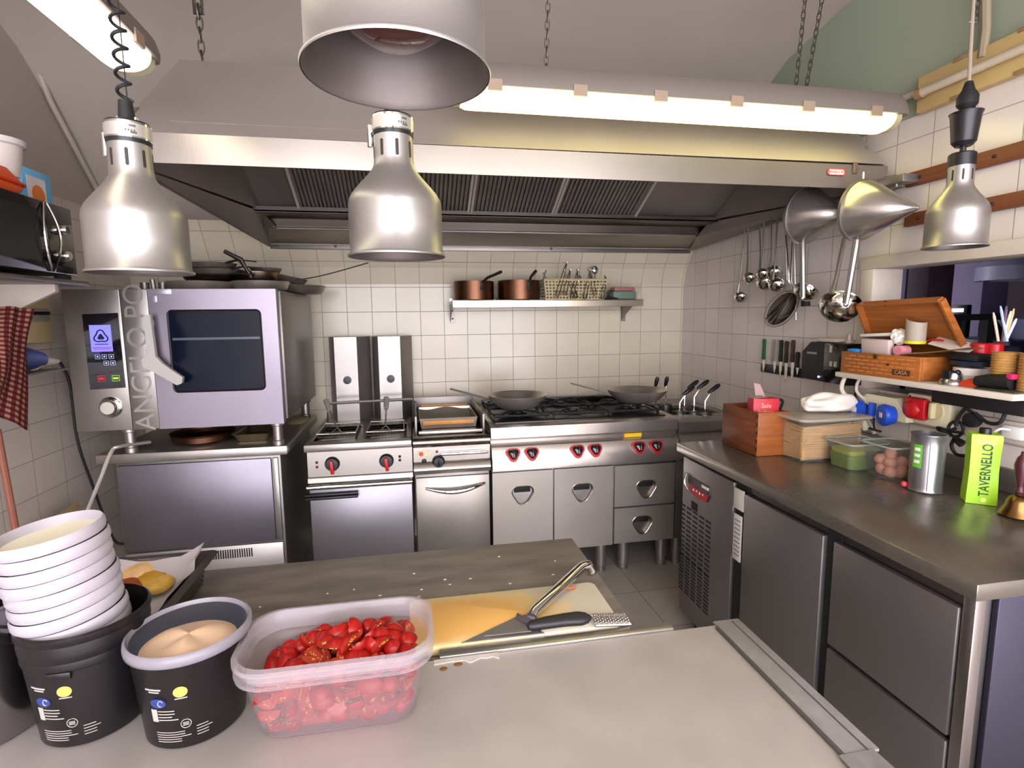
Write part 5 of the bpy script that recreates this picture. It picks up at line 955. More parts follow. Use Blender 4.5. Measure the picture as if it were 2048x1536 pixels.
# sockets
t = thing('socket_box', 'cream industrial socket box with two blue flaps, left of the red socket', 'socket', (1.85, 1.75, 1.0))
def R3(x, y, X=1.80): return PX(x, y, X)
b = MB(); b.prism([R3(1716, 797), R3(1735, 787), R3(1790, 797), R3(1812, 828), R3(1812, 846), R3(1790, 842), R3(1742, 812), R3(1730, 806)], (.075, 0, 0)); b.done('cream_housing', CREAM, t)
for x, y, r_, e in ((1713, 818, .040, 1.0), (1770, 830, .042, .7)):
    c_ = R3(x, y, 1.775); M = Matrix.Translation(c_) @ Matrix.Rotation(-PI/2, 4, 'Y') @ Matrix.Rotation(R(-20 if e < 1 else 15), 4, 'X')
    b = MB(); b.lathe([(0, -.03), (r_*.8, -.028), (r_, 0), (r_, .008), (r_*.9, .014), (0, .015)], n=32, M=M); f = b.done('blue_flap', BLUEP, t)
    b = MB(); b.box(-.009, .009, -.009, .009, .015, .0165, M=M); b.done('white_sticker', PAPER, f)
b = MB(); b.tube([R3(1745, 806, 1.79), R3(1742, 832, 1.79)], .014, 10); b.done('blue_neck', BLUEP, t)
b = MB(); b.tube([R3(1720, 836, 1.79), R3(1726, 848, 1.785), R3(1732, 857, 1.78)], [.022, .018, .012], 12); b.done('cream_plug', CREAM, t)
b = MB(); b.tube(curve([R3(1735, 855, 1.79), R3(1750, 860, 1.80), R3(1762, 863, 1.82)], 5), .005, 8); b.tube([R3(1748, 836, 1.80), R3(1748, 852, 1.80), R3(1750, 860, 1.80)], .004, 6); b.done('plug_cable', BLACKM, t)
q0, q1, q2, q3 = PX(1816, 786, 1.83), PX(1902, 798, 1.83), PX(1893, 858, 1.83), PX(1812, 843, 1.83)
t = thing('power_socket', 'cream industrial socket with square red flap and rotary switch', 'socket', (1.855, (q0.y+q1.y)/2, q2.z))
z0, z1 = (q2.z+q3.z)/2, (q0.z+q1.z)/2; yl, yr = q0.y, q1.y
b = MB(); b.box(1.83, 1.879, yr, yl, z0, z1, .005); b.done('cream_housing', CREAM, t)
b = MB(); b.box(1.80, 1.83, yl-.095, yl-.010, z0+.018, z1-.010, .01); b.sph((1.80, yl-.045, (z0+z1)/2), .034, sx=.4); b.done('red_flap', RED, t)
b = MB(); M = Matrix.Translation((1.83, yr+.052, z0+.058)) @ Matrix.Rotation(-PI/2, 4, 'Y'); b.lathe([(.034, 0), (.033, .006), (0, .008)], n=30, M=M); b.box(1.805, 1.828, yr+.045, yr+.060, z0+.030, z0+.088, .005); b.done('rotary_switch', mat('cream_dark', 'c4b98f', .4), t)
b = MB()
for y, z in ((yl-.01, z1-.01), (yr+.012, z1-.012), (yl-.01, z0+.01)): b.sph((1.829, y, z), .004, sx=.5)
b.box(1.8285, 1.8300, yr+.03, yr+.075, z1-.022, z1-.019); b.done('screw', mat('dark_screw', '2c2824', .5), t)
p0, p1 = PX(1925, 850, 1.86), PX(2060, 868, 1.86)
t = thing('socket_trunking', 'long cream socket rail on the wall behind the green carton', 'socket', (1.87, 1.3, .98))
zc = PX(1990, 858, 1.86).z; b = MB(); b.box(1.855, 1.879, .9, PX(1912, 850, 1.855).y, zc-.035, zc+.035, .004); b.done('trunk', PAINTW, t)
b = MB(); q = PX(2030, 858, 1.85); b.box(1.835, 1.855, q.y-.03, q.y+.03, zc-.018, zc+.024, .006); b.done('white_plug', WHITEP, t)
b = MB(); q = PX(1945, 840, 1.84); b.lathe([(0, 0), (.022, 0), (.026, .01), (.024, .03), (0, .034)], n=20, M=Matrix.Translation((1.856, q.y, q.z)) @ Matrix.Rotation(-PI/2, 4, 'Y')); b.done('black_plug', BLACKM, t)
b = MB(); b.tube(curve([PX(1945, 826, 1.83), PX(1930, 818, 1.83), PX(1915, 838, 1.83), PX(1912, 852, 1.83)], 6), .006, 8); b.tube(curve([PX(1950, 826, 1.83), PX(1975, 845, 1.83), PX(2000, 845, 1.83), PX(2010, 822, 1.84), PX(1998, 808, 1.85)], 6), .006, 8)
b.tube(curve([PX(1912+15*math.cos(a), 858+15*math.sin(a), 1.82+.003*a) for a in [PI*k/4 for k in range(9)]], 4), .005, 6); b.tube(curve([PX(1928, 866, 1.81), PX(1900, 862, 1.81), PX(1876, 855, 1.82), PX(1880, 862, 1.82), PX(1905, 872, 1.81), PX(1930, 885, 1.80)], 6), .005, 6)
b.tube(curve([PX(1876, 882, 1.81), PX(1890, 868, 1.81), PX(1912, 856, 1.82)], 6), .006, 6); b.tube(curve([PX(1912, 872, 1.82), PX(1903, 890, 1.82), PX(1912, 908, 1.82), PX(1932, 912, 1.82)], 6), .006, 6); b.tube([PX(1912, 878, 1.82), PX(1924, 890, 1.82)], .011, 8); b.done('tangled_cable', BLACKM, label='tangled black cables hanging beside the green carton', cat='cable')
b = MB(); b.box(1.82, 1.879, 1.30, 1.60, 1.135, 1.198, .006); b.done('power_adapter', BLACKM, label='long black power unit fixed under the hatch shelf', cat='device')
b = MB(); b.tube(curve([PX(1980, 870, 1.80), PX(2000, 858, 1.80), PX(2020, 860, 1.83)], 6), .004, 6); b.tube(curve([PX(1980, 870, 1.80), PX(1976, 882, 1.79), PX(1990, 900, 1.79)], 6), .0035, 6); b.done('white_cable', WHITEP, label='thin white cord looping above the green carton to the white plug', cat='cord')
# ================================================================ RIGHT REFRIGERATED COUNTER
CT = .88; CX0 = 1.168; FXx = 1.198; CYN, CYF = .885, 2.215
CTM = mat('worn_counter_steel', '8a847a', .26, .8, noise=.25, nscale=4, rvar=.08, bump=.06, bscale=3, stretch=(3, 120, 3))
CFM = mat('counter_front_steel', '85807e', .38, .8, noise=.18, nscale=2.5, rvar=.06, bump=.06, bscale=3, stretch=(3, 120, 3))
t = thing('refrigerated_counter', 'long stainless refrigerated counter along the right wall', 'counter', (1.5, 1.55, 0)); RC = t
b = MB(); b.box(CX0, 1.878, CYN, CYF, CT-.04, CT, .004); b.done('worktop', CTM, t)
b = MB(); b.box(1.858, 1.878, CYN, CYF, CT, CT+.075, .003); b.done('upstand', STEEL_D, t)
b = MB(); b.box(FXx+.018, 1.86, CYN+.035, CYF-.01, .09, CT-.04, .003); b.done('cabinet_body', mat('counter_body_dark', '5e5a5a', .4, 1), t)
b = MB(); b.box(FXx+.06, 1.84, CYN+.06, CYF-.05, .0, .09); b.done('plinth', BLACKM, t)
def fy(x, y): return PX(x, y, FXx).y
v0, v1 = CYF-.012, fy(1462, 1100)
b = MB(); b.box(FXx, FXx+.018, v1, v0, .085, .815, .003); vp_ = b.done('vent_panel', CFM, t)
b = MB()
for zt, zb in ((PX(1361, 1003, FXx).z, PX(1361, 1110, FXx).z), (PX(1359, 1102, FXx).z, PX(1359, 1178, FXx).z)):
    ya, yb2 = fy(1361, 1003), fy(1424, 1043); rows = 12 if zt-zb > .2 else 11
    for i in range(rows):
        z = zt-(zt-zb)*(i+.3)/rows
        for j in range(5):
            y = yb2+(ya-yb2)*(j+.12)/5; b.box(FXx-.0006, FXx+.002, y, y+(ya-yb2)*.15, z-.0045, z+.0045)
b.done('vent_slots', BLACKM, vp_)
c_ = PX(1398, 978, FXx-.002)
b = MB(); b.prism([(FXx-.006, y, z) for y, z in [(c_.y-.085, c_.z+.035), (c_.y+.085, c_.z+.035), (c_.y+.09, c_.z+.01), (c_.y+.06, c_.z-.035), (c_.y, c_.z-.045), (c_.y-.07, c_.z-.035), (c_.y-.09, c_.z)]], (.006, 0, 0)); dp = b.done('control_display', mat('dark_display', '2a2022', .2, coat=.5), t)
b = MB(); b.prism([(FXx-.008, y, z) for y, z in [(c_.y-.08, c_.z-.002), (c_.y+.085, c_.z+.003), (c_.y+.055, c_.z-.034), (c_.y, c_.z-.044), (c_.y-.068, c_.z-.034)]], (.002, 0, 0)); b.done('red_keypad', mat('display_red', '9c1f22', .35), dp)
b = MB(); b.box(FXx-.0085, FXx-.006, c_.y-.082, c_.y-.03, c_.z+.018, c_.z+.030); b.done('white_badge', WHITEP, dp)
b = MB()
for k in range(4): b.box(FXx-.0095, FXx-.008, c_.y-.045+.025*k, c_.y-.037+.025*k, c_.z-.015-.004*(k % 2), c_.z-.009)
b.done('key', PAPER, dp)
b = MB(); b.tube(curve([(FXx-.005, c_.y+.105, c_.z+.04), (FXx-.012, c_.y+.108, c_.z+.0), (FXx-.005, c_.y+.09, c_.z-.03)], 6), .005, 8); b.done('side_grip', CHROME, dp)
b = MB(); q = PX(1388, 1012, FXx); b.box(FXx-.002, FXx+.001, q.y-.03, q.y+.02, q.z-.018, q.z+.018); b.done('small_label', BLACKM, t)
d1, d0 = fy(1483, 1150), fy(1640, 1200)
b = MB(); b.box(FXx-.004, FXx+.016, d0, d1, .085, .795, .005); b.done('door', CFM, t)
b = MB(); q = fy(1475, 1000); b.box(FXx-.003, FXx+.003, d1+.012, v1-.012, .52, .70, .001); b.box(FXx-.002, FXx+.004, d1+.006, v1-.006, .72, .80, .002); lb_ = b.done('white_notice', mat('off_white_notice', 'b9b4aa', .5), t)
b = MB()
for k in range(9): b.box(FXx-.0038, FXx-.003, d1+.016, v1-.02, .54+.017*k, .545+.017*k)
b.done('notice_print', mat('grey_text', '7a7478', .5), lb_)
b = MB(); b.box(FXx+.012, FXx+.02, d1, v1, .085, .82); b.done('recess_gap', BLACKM, t); b = MB(); b.box(FXx+.012, FXx+.02, fy(1668, 1200), d0, .085, .82); b.done('recess_gap', BLACKM, t)
e1, e0 = fy(1668, 1100), CYN+.055
b = MB(); b.box(FXx-.004, FXx+.016, e0, e1, .475, .795, .005); b.done('drawer', CFM, t)
b = MB(); b.box(FXx-.004, FXx+.016, e0, e1, .085, .462, .005); b.done('drawer', CFM, t)
b = MB(); b.box(FXx+.0, FXx+.03, CYN+.022, CYN+.050, .085, .83, .003); b.done('corner_post', mat('bright_edge_steel', 'a9a3a0', .3, 1), t)
b = MB(); b.box(FXx+.06, 1.84, CYN+.02, CYN+.034, .085, .83, .003); b.done('side_panel', mat('blue_grey_side', '4c4a58', .45, .9), t)
# ---- crate
def slat_box(x0, x1, y0, y1, z0, z1, th, m_l, m_f, t):
    b = MB(); b.box(x0, x0+th, y0+th, y1, z0, z1, .002); b.box(x1-th, x1, y0+th, y1, z0, z1, .002); b.box(x0+th, x1-th, y1-th, y1, z0, z1, .002); b.box(x0+th, x1-th, y0+th, y1-th, z0, z0+.006); b.done('side_boards', m_l, t)
    b = MB(); b.box(x0, x1, y0, y0+th, z0, z1, .002)
    b.done('end_board', m_f, t)
ZC = CT+.001
t = thing('wooden_crate', 'old wooden crate on the far end of the right counter', 'crate', (1.425, 2.04, ZC))
slat_box(1.360, 1.50, 1.913, 2.165, ZC, 1.060, .012, WOODD, WOODO, t)
b = MB()
for k in range(5): b.box(1.3585, 1.36, 1.913, 1.925, ZC+.02+k*.034, ZC+.035+k*.034)
b.done('corner_joint', mat('dark_joint', '4c2415', .6), t)
t = thing('salt_carton', 'red salt carton with open flap standing in the wooden crate', 'carton', (1.42, 1.965, .95))
M = Matrix.Translation((1.430, 1.985, 1.014)) @ Matrix.Rotation(R(-12), 4, 'Z')
b = MB(); b.box(-.052, .052, -.030, .030, -.05, .095, .001, M=M); b.done('carton_body', mat('red_card', 'b01c2c', .45, noise=.08), t)
b = MB(); b.prism([M @ Vector(p) for p in ((-.052, -.03, .095), (.0, -.03, .102), (.0, .03, .10), (-.052, .03, .095))], (0, 0, .001)); b.prism([M @ Vector(p) for p in ((-.02, .03, .095), (.02, .03, .095), (.005, .05, .145), (-.02, .052, .15))], (.001, 0, 0)); b.done('flap', mat('inner_card', 'a88a88', .6), t)
FR = M @ Matrix.Rotation(PI/2, 4, 'X')
OT = mat('peach_print', 'e8a080', .5)
for i, (s_, sz, zz) in enumerate((('Sale', .026, .066), ('Italiano', .022, .040), ('Chef', .030, .010))): text(s_, sz, M @ Matrix.Translation((.0, -.0308, zz)) @ Matrix.Rotation(PI/2, 4, 'X'), OT, t)
b = MB(); b.tube(curve([(1.43, 2.03, 1.07), (1.47, 2.02, 1.09), (1.52, 1.99, 1.095), (1.49, 1.96, 1.06)], 5), .006, 6); b.done('black_strap', BLACKM, label='dark strap sticking out behind the red salt carton', cat='strap')
# ---- big lidded tub with skewers
t = thing('plastic_tub', 'large clear tub with lid full of wooden skewers, next to the crate', 'container', (1.62, 1.87, ZC))
def tubmesh(x0, x1, y0, y1, z0, z1, fl, r, m, name, t, rim=.006, th=.002):
    b = MB(); rings = []
    for f, z in ((0, z0), (fl*.92, z1-rim*1.5), (fl, z1-rim), (fl+rim, z1-rim), (fl+rim, z1), (fl-th, z1), (fl*.9-th, z1-rim*2), (-th, z0+th)):
        rings.append([Vector((x, y, z)) for x, y in rrect(x0-f, x1+f, y0-f, y1+f, r)])
    b.loft(rings, cap=False); b.loft([[Vector((x, y, z)) for x, y in rrect(x0, x1, y0, y1, r)] for z in (z0, z0+th)]); o_ = b.done(name, m, t, sharp=60)
    b = MB(); b.tube([Vector((x, y, z1-rim*.5)) for x, y in rrect(x0-fl-rim*.5, x1+fl+rim*.5, y0-fl-rim*.5, y1+fl+rim*.5, r)], rim*.6, 6, True); b.done('rim', mat('frosted_rim', 'a9ada4', .25, alpha=.55), t); return o_
tubmesh(1.475, 1.735, 1.795, 1.97, ZC, 1.045, .012, .03, CLR, 'tub', t)
b = MB(); b.loft([[Vector((x, y, z)) for x, y in rrect(1.450-e, 1.765+e, 1.772-e, 1.998+e, .03)] for e, z in ((0, 1.042), (.004, 1.045), (.004, 1.054), (-.004, 1.056))]); b.done('lid', mat('dull_clear_lid', 'b5ab98', .25, alpha=.6), t)
sk = MB(); rs = random.Random(3)
for i in range(340):
    z = ZC+.008+.128*rs.random(); u = rs.random(); side = i % 3
    if side < 2: y = 1.800+.012*u; a = Vector((1.478-.004, y, z)); c = Vector((1.735, y+rs.uniform(0, .01), z+rs.uniform(-.012, .012)))
    else: x = 1.479+.006*u; a = Vector((x, 1.80, z)); c = Vector((x, 1.965, z+rs.uniform(-.012, .012)))
    sk.tube([a, c], .0019, 4)
o = sk.done('wooden_skewers', mat('skewer_wood', 'd4ac74', .6, noise=.3, nscale=40), label='mass of thin wooden skewers packed inside the large lidded tub', cat='skewers', kind='stuff', flat=True)
b = MB(); b.box(1.482, 1.728, 1.81, 1.962, ZC+.005, ZC+.145, .012); b.done('skewer_core', MC['skewer_wood'], o) if False else None
b = MB(); b.box(1.487, 1.728, 1.815, 1.962, ZC+.005, ZC+.135, .012); cc = b.done('skewer_bundle', mat('skewer_bundle_wood', '94703f', .7, noise=.4, nscale=6, stretch=(2, 2, 100), bump=.5, bscale=3), label='inner bundle of wooden skewers in the large lidded tub', cat='skewers', kind='stuff')
# towel on lid
b = MB(); c0 = Vector((1.655, 1.885, 1.057))
def tow(u, v):
    a = 2*PI*u; rr = math.sin(PI*min(max(v, .001), .999)); px_ = .115*math.cos(PI*v); r_ = .040*(rr**.5)*(1+.14*math.sin(3*a+7*v)+.10*math.sin(5*a-9*v)); return c0+Vector((px_*1.0, r_*math.cos(a)*1.15, .036+r_*.92*math.sin(a)))
b.grid(tow, 48, 40); b.done('folded_cloth', mat('white_cotton', 'ded7cf', .9, bump=.6, bscale=18), label='bunched white cloth lying on the lid of the skewer tub', cat='cloth', sharp=80)
# ---- green tub
t = thing('food_tub', 'small clear tub with green sauce on the right counter', 'container', (1.62, 1.72, ZC))
tubmesh(1.560, 1.700, 1.655, 1.765, ZC, .982, .012, .02, CLR, 'tub', t)
b = MB(); b.loft([[Vector((x, y, z)) for x, y in rrect(1.563-e, 1.697+e, 1.658-e, 1.762+e, .02)] for e, z in ((0, ZC+.003), (.005, .935))]); b.done('green_sauce', mat('green_sauce', '5c7410', .35, noise=.35, nscale=18), label='green sauce filling the small clear tub', cat='sauce')
b = MB(); b.loft([[Vector((x, y, z)) for x, y in rrect(1.5625-e, 1.6975+e, 1.6575-e, 1.7625+e, .02)] for e, z in ((0, .936), (.002, .952))]); b.done('oil_layer', mat('yellow_green_oil', '8a9028', .2), t)
# ---- clear tub with pink potatoes
t = thing('plastic_tub', 'tall clear tub with round pink potatoes, left of the grey tin', 'container', (1.66, 1.58, ZC))
tubmesh(1.605, 1.71, 1.53, 1.635, ZC, 1.00, .016, .02, CLR, 'tub', t)
POT = [(1.628, 1.555, 0), (1.665, 1.552, 0), (1.692, 1.575, 0), (1.630, 1.592, .003), (1.668, 1.60, .002), (1.640, 1.57, .030), (1.680, 1.562, .030), (1.660, 1.595, .034), (1.632, 1.60, .036), (1.648, 1.578, .058)]
PM = mat('pink_potato', 'c0806c', .55, noise=.2, nscale=30)
b = MB(); b.sph((0, 0, 0), .021, 1.1, .95, .9, sub=3, jit=.01); p0 = b.done('potato', PM, label='round pink potato in the tall clear tub', cat='potato', group='pink potatoes in the tall clear tub', org=(0, 0, 0))
for i, (x, y, z) in enumerate(POT):
    o = p0 if i == 0 else dup(p0, (0, 0, 0)); o.location = (x, y, ZC+.021+z); o.rotation_euler = (rs.random()*6, rs.random()*6, 0)
# ---- grey tin
t = thing('food_tin', 'tall open grey tin with green label next to the potatoes', 'tin', (1.625, 1.42, ZC)); TC = (1.628, 1.425, ZC)
b = MB(); r_ = .047; pr = [(0, 0), (r_, 0), (r_+.002, .003), (r_, .006)]
for k in range(9): pr += [(r_, .012+.008*k*2), (r_-.0008, .016+.008*k*2)]
pr += [(r_, .182), (r_+.002, .185), (r_+.002, .188), (r_-.002, .188), (r_-.003, .01), (0, .008)]
b.lathe(pr, TC, 44); b.done('tin_body', mat('tin_grey', '9b9a9e', .28, .85, noise=.15, nscale=10), t)
def wrap(mb, c, r, a0, a1, z0, z1, n=10):
    mb.loft([[Vector((c[0]+(r+dr)*math.cos(a), c[1]+(r+dr)*math.sin(a), c[2]+z)) for dr, z in ((0, z0), (.0006, z0), (.0006, z1), (0, z1))] for a in [a0+(a1-a0)*k/n for k in range(n+1)]])
b = MB(); wrap(b, TC, r_+.0005, R(172), R(205), .08, .155); lg = b.done('green_label', mat('leaf_green', '5fa53a', .45), t)
b = MB(); 
for z in (.095, .115, .135): wrap(b, TC, r_+.0012, R(178), R(198), z, z+.010, 5)
b.done('label_print', PAPER, lg)
b = MB(); wrap(b, TC, r_+.0005, R(226), R(229), .008, .18, 3); b.done('seam', mat('tin_seam', '5c5a60', .4, .8), t)
b = MB(); b.sph((1.585, 1.46, ZC+.012), .010); b.done('plastic_stopper', mat('pinkish_red', 'c0404c', .4), label='tiny red cap on the counter between potatoes and tin', cat='cap')
# ---- green carton
c = Vector((1.686, 1.302, ZC)); M = Matrix.Translation(c) @ Matrix.Rotation(R(-38), 4, 'Z')
t = thing('drink_carton', 'bright green wine carton with black cap on the right counter', 'carton', tuple(c))
GM = mat('bright_green_card', '9fd22a', .35)
hw, hd, hh = .037, .030, .205
def ring(w_, d_, z): return [M @ Vector((x, y, z)) for x, y in ((-w_, -d_), (-w_*.4, -d_*1.0), (w_*.4, -d_*1.0), (w_, -d_), (w_, d_), (-w_, d_))]
b = MB(); b.loft([ring(hw, hd, 0), ring(hw, hd, .02), ring(hw*.93, hd*.93, .10), ring(hw*.95, hd*.95, .16), ring(hw, hd, .20), ring(hw*.97, hd*.9, .212)]); b.done('carton_body', GM, t, flat=True)
b = MB(); b.cyl(M @ Vector((0, -.004, .208)), M @ Vector((0, -.004, .228)), .015); b.done('cap', BLACK, t)
text('TAVERNELLO', .034, M @ Matrix.Translation((.004, -.0312, .105)) @ Matrix.Rotation(PI/2, 4, 'X') @ Matrix.Rotation(PI/2, 4, 'Z'), mat('dark_green_ink', '1e3a10', .5), t, depth=.0010, stretch=.78)
b = MB(); b.lathe([(0, .0012), (.007, .0012), (.0075, 0)], n=24, M=M @ Matrix.Translation((.004, -.0305, .014)) @ Matrix.Rotation(PI/2, 4, 'X')); b.box(-.026, .022, -.0308, -.029, .184, .189, M=M); b.box(-.026, .022, -.0308, -.029, .193, .196, M=M); b.done('emblem', mat('pale_green_print', 'd6ee80', .5), t)
b = MB()
for k in range(6): b.box(hw-.0015, hw+.0006, -.018, .018, .12+k*.008, .1235+k*.008, M=M)
b.done('side_text', MC['pale_green_print'], t)
# ---- bell
t = thing('hand_bell', 'brass hand bell with turned dark red wooden handle, right edge of the counter', 'bell', (1.655, 1.175, ZC)); BC = (1.668, 1.180, ZC)
b = MB(); b.lathe([(.036, 0), (.042, .004), (.038, .012), (.030, .028), (.026, .045), (.020, .056), (.008, .062), (0, .063)], BC, 36); b.lathe([(.033, .002), (.026, .03), (0, .055)], BC, 36); b.done('brass_bell', mat('aged_brass', '8a6a40', .3, 1, noise=.4, nscale=18, rvar=.1), t)
b = MB(); b.lathe([(0, .060), (.010, .062), (.013, .072), (.008, .082), (.009, .09), (.015, .12), (.018, .148), (.013, .168), (.006, .178), (.006, .186), (0, .187)], BC, 24); b.done('handle', mat('red_brown_turned_wood', '4a1f26', .35, noise=.3, nscale=20), t)
b = MB(); b.lathe([(0, 0), (.035, 0), (.048, .025), (.05, .04), (.048, .04), (.034, .004), (0, .004)], (1.70, 1.085, ZC), 30); b.done('glass_bowl', mat('dark_glass', '4a4c44', .08, alpha=.6, coat=1), label='small dark glass bowl beside the brass bell at the picture edge', cat='bowl')
# ================================================================ FOREGROUND TABLES
FT = .88
FTM = mat('scratched_table_steel', 'cbc4bf', .40, .3, noise=.22, nscale=9, rvar=.06, bump=.08, bscale=5, stretch=(30, 30, 30))
t = thing('steel_table', 'scratched stainless work table in the foreground', 'table', (-.3, .4, 0))
ex = .572
b = MB(); b.box(-1.25, ex, -.45, .862, FT-.04, FT, .003); b.done('tabletop', FTM, t)
TAPE = mat('grey_tape', '8f8c8c', .5, .2, noise=.3, nscale=30, bump=.3, bscale=60)
b = MB(); b.box(ex-.030, ex+.022, .55, .868, FT-.001, FT+.0035, .001); b.prism([(ex-.040, .55, FT+.003), (ex+.012, .55, FT+.003), (ex+.014, .42, FT+.006), (ex-.05, .42, FT+.006)], (0, 0, .002)); b.box(ex-.042, ex+.018, -.2, .47, FT+.001, FT+.0045, .001); b.done('edge_tape', TAPE, t)
b = MB(); b.box(ex-.036, ex-.030, .0, .85, FT+.0005, FT+.0048, .001); b.box(ex+.004, ex+.006, .0, .86, FT+.003, FT+.0045); b.done('tape_gap_line', mat('dark_grime', '4c4844', .7), t)
b = MB(); b.box(.03, .46, .862, .884, FT-.03, FT+.004, .002); b.done('metal_edge_strip', STEEL, t)
b = MB(); rs2 = random.Random(5)
pts = [(.02+.11*k/11, .845+rs2.uniform(-.004, .006)) for k in range(12)]; b.prism([(x, y, FT) for x, y in pts]+[(.13, .860, FT), (.02, .860, FT)], (0, 0, .0012)); b.done('peeling_tape', mat('peeling_white', 'cfc8c0', .6, noise=.2, nscale=30), t)
b = MB(); b.sph((.060, .842, FT+.0002), .008, sy=.7, sz=.08); b.sph((.035, .835, FT+.0002), .007, sy=.8, sz=.08); b.done('rust_spot', mat('rust_brown', '7a5632', .8), t)
for x in (-1.2, ex-.08):
    for y in (-.38, .76):
        b = MB(); b.box(x, x+.04, y, y+.04, 0, FT-.04, .004); b.done('leg', STEEL_V, t)
b = MB(); b.box(-1.2, ex-.04, -.38, .80, .20, .225, .003); b.done('undershelf', STEEL_D, t)
# dark table behind
DT = .865
t = thing('dark_worktable', 'dark worn work table behind the foreground table', 'table', (-.3, 1.1, 0))
DTM = mat('dark_worn_worktop', '8f867c', .45, .3, noise=.6, nscale=1.5, rvar=.04, bump=.15, bscale=6, stretch=(4, 16, 4))
b = MB(); b.box(-1.05, .408, .886, 1.335, DT-.035, DT, .003); b.done('tabletop', DTM, t)
for x in (-1.0, .34):
    for y in (.90, 1.27):
        b = MB(); b.box(x, x+.04, y, y+.04, 0, DT-.035, .003); b.done('leg', STEEL_V, t)
b = MB(); b.box(-1.02, .38, .90, 1.31, .18, .2, .003); b.done('undershelf', STEEL_D, t)
CRM = mat('white_crumb', 'd8d0c4', .8); rs3 = random.Random(11); b = MB()
for (x, y) in [(828, 1138), (998, 1104), (941, 1148), (900, 1160), (838, 1184), (843, 1170), (1110, 1113), (1106, 1140), (1020, 1158), (760, 1182), (655, 1178), (520, 1205), (708, 1170), (890, 1150)]:
    p = PZ(x, y+10, DT); b.sph((p.x, p.y, DT+.0012), .0022, sx=1+rs3.random(), sz=.6, sub=1)
b.done('crumbs', CRM, label='scattered white crumbs on the dark work table', cat='crumbs', kind='stuff')
# cutting board
bdm = bpy.data.materials.new('stained_board'); bdm.use_nodes = True; nt = bdm.node_tree; N = nt.nodes; L = nt.links; bs = N['Principled BSDF']; bs.inputs['Roughness'].default_value = .5
tc = N.new('ShaderNodeTexCoord'); mp = N.new('ShaderNodeMapping'); mp.inputs['Location'].default_value = (.45, .05, 0); mp.inputs['Scale'].default_value = (4.6, 9.5, 1); L.new(tc.outputs['Object'], mp.inputs[0])
gr = N.new('ShaderNodeTexGradient'); gr.gradient_type = 'SPHERICAL'; L.new(mp.outputs[0], gr.inputs[0]); no = N.new('ShaderNodeTexNoise'); no.inputs['Scale'].default_value = 14; no.inputs['Detail'].default_value = 8; L.new(tc.outputs['Object'], no.inputs[0])
ad = N.new('ShaderNodeMath'); ad.operation = 'MULTIPLY_ADD'; ad.inputs[1].default_value = .55; L.new(no.outputs['Fac'], ad.inputs[0]); L.new(gr.outputs['Fac'], ad.inputs[2])
cr = N.new('ShaderNodeValToRGB'); cr.color_ramp.elements[0].position = .32; cr.color_ramp.elements[0].color = (*lin('d0c8b4'), 1); cr.color_ramp.elements[1].position = .75; cr.color_ramp.elements[1].color = (*lin('e4b262'), 1); e = cr.color_ramp.elements.new(.5); e.color = (*lin('e6cb92'), 1); L.new(ad.outputs[0], cr.inputs[0]); L.new(cr.outputs[0], bs.inputs['Base Color'])
b = MB(); b.loft([[Vector((x, y, z)) for x, y in rrect(-.02+e, .372-e, .892+e, 1.060-e, .014)] for e, z in ((.002, DT+.001), (0, DT+.003), (0, DT+.017), (.002, DT+.019))])
b.done('cutting_board', bdm, label='white cutting board with orange stains on the dark work table', cat='cutting board', sharp=50)
BT_ = DT+.020
b = MB(); q = PZ(1142, 1180, BT_); b.tube(curve([q+Vector((-.012, .004, .002)), q+Vector((0, 0, .004)), q+Vector((.012, .006, .002))], 4), .0022, 5); b.done('peel_scrap', mat('orange_scrap', 'c0622c', .6), label='small orange scrap near the far right corner of the cutting board', cat='scrap')
# spatula with raised tube handle
t = thing('spatula', 'steel triangular spatula with raised shiny tube handle on the cutting board', 'spatula', tuple(PZ(1000, 1270, BT_)))
p1, p2, p3, p4 = PZ(928, 1290, BT_), PZ(1034, 1234, BT_), PZ(1082, 1264, BT_), PZ(925, 1304, BT_)
p3.y = max(p3.y, .893); p4.y = .892; p1.y = max(p1.y, .893); p5 = Vector((p3.x+.005, .891, BT_))
b = MB(); b.prism([p1, p2, p3, p5, p4], (0, 0, .0016)); b.done('blade', mat('worn_blade_steel', 'a09c98', .35, .7, noise=.15, nscale=10), t, flat=True)
k1, k2, k3, k4 = PZ(1035, 1231, BT_+.004), PZ(1066, 1228, BT_+.022), PZ(1082, 1262, BT_+.004), PZ(1052, 1240, BT_+.026)
b = MB(); q1, q2, q3 = PZ(1031, 1236, BT_+.004), PZ(1081, 1264, BT_+.004), PZ(1066, 1229, BT_+.014); b.prism([q1, q2, q3], (0, 0, .003)); b.prism([q1, q2, q2+Vector((.004, .006, .006)), q1+Vector((.004, .006, .006))], (.001, .001, .0)); b.done('bracket', mat('bluish_bright_steel', 'a9a6b8', .2, 1), t, flat=True)
h0 = PZ(1064, 1234, BT_+.012)
# handle rises away from the bracket to the far right
h1 = h0+Vector((.006, .008, .004)); h2 = PY(1160, 1137, 1.085); h3 = PY(1176, 1130, 1.098); h4 = PY(1182, 1142, 1.100)
b = MB(); b.tube([h0, h1, h1.lerp(h2, .5), h2, h2.lerp(h3, .5)+Vector((0, 0, .001)), h3, h4], .0112, 14); b.sph(h4, .0118); b.done('tube_handle', CHROME, t)
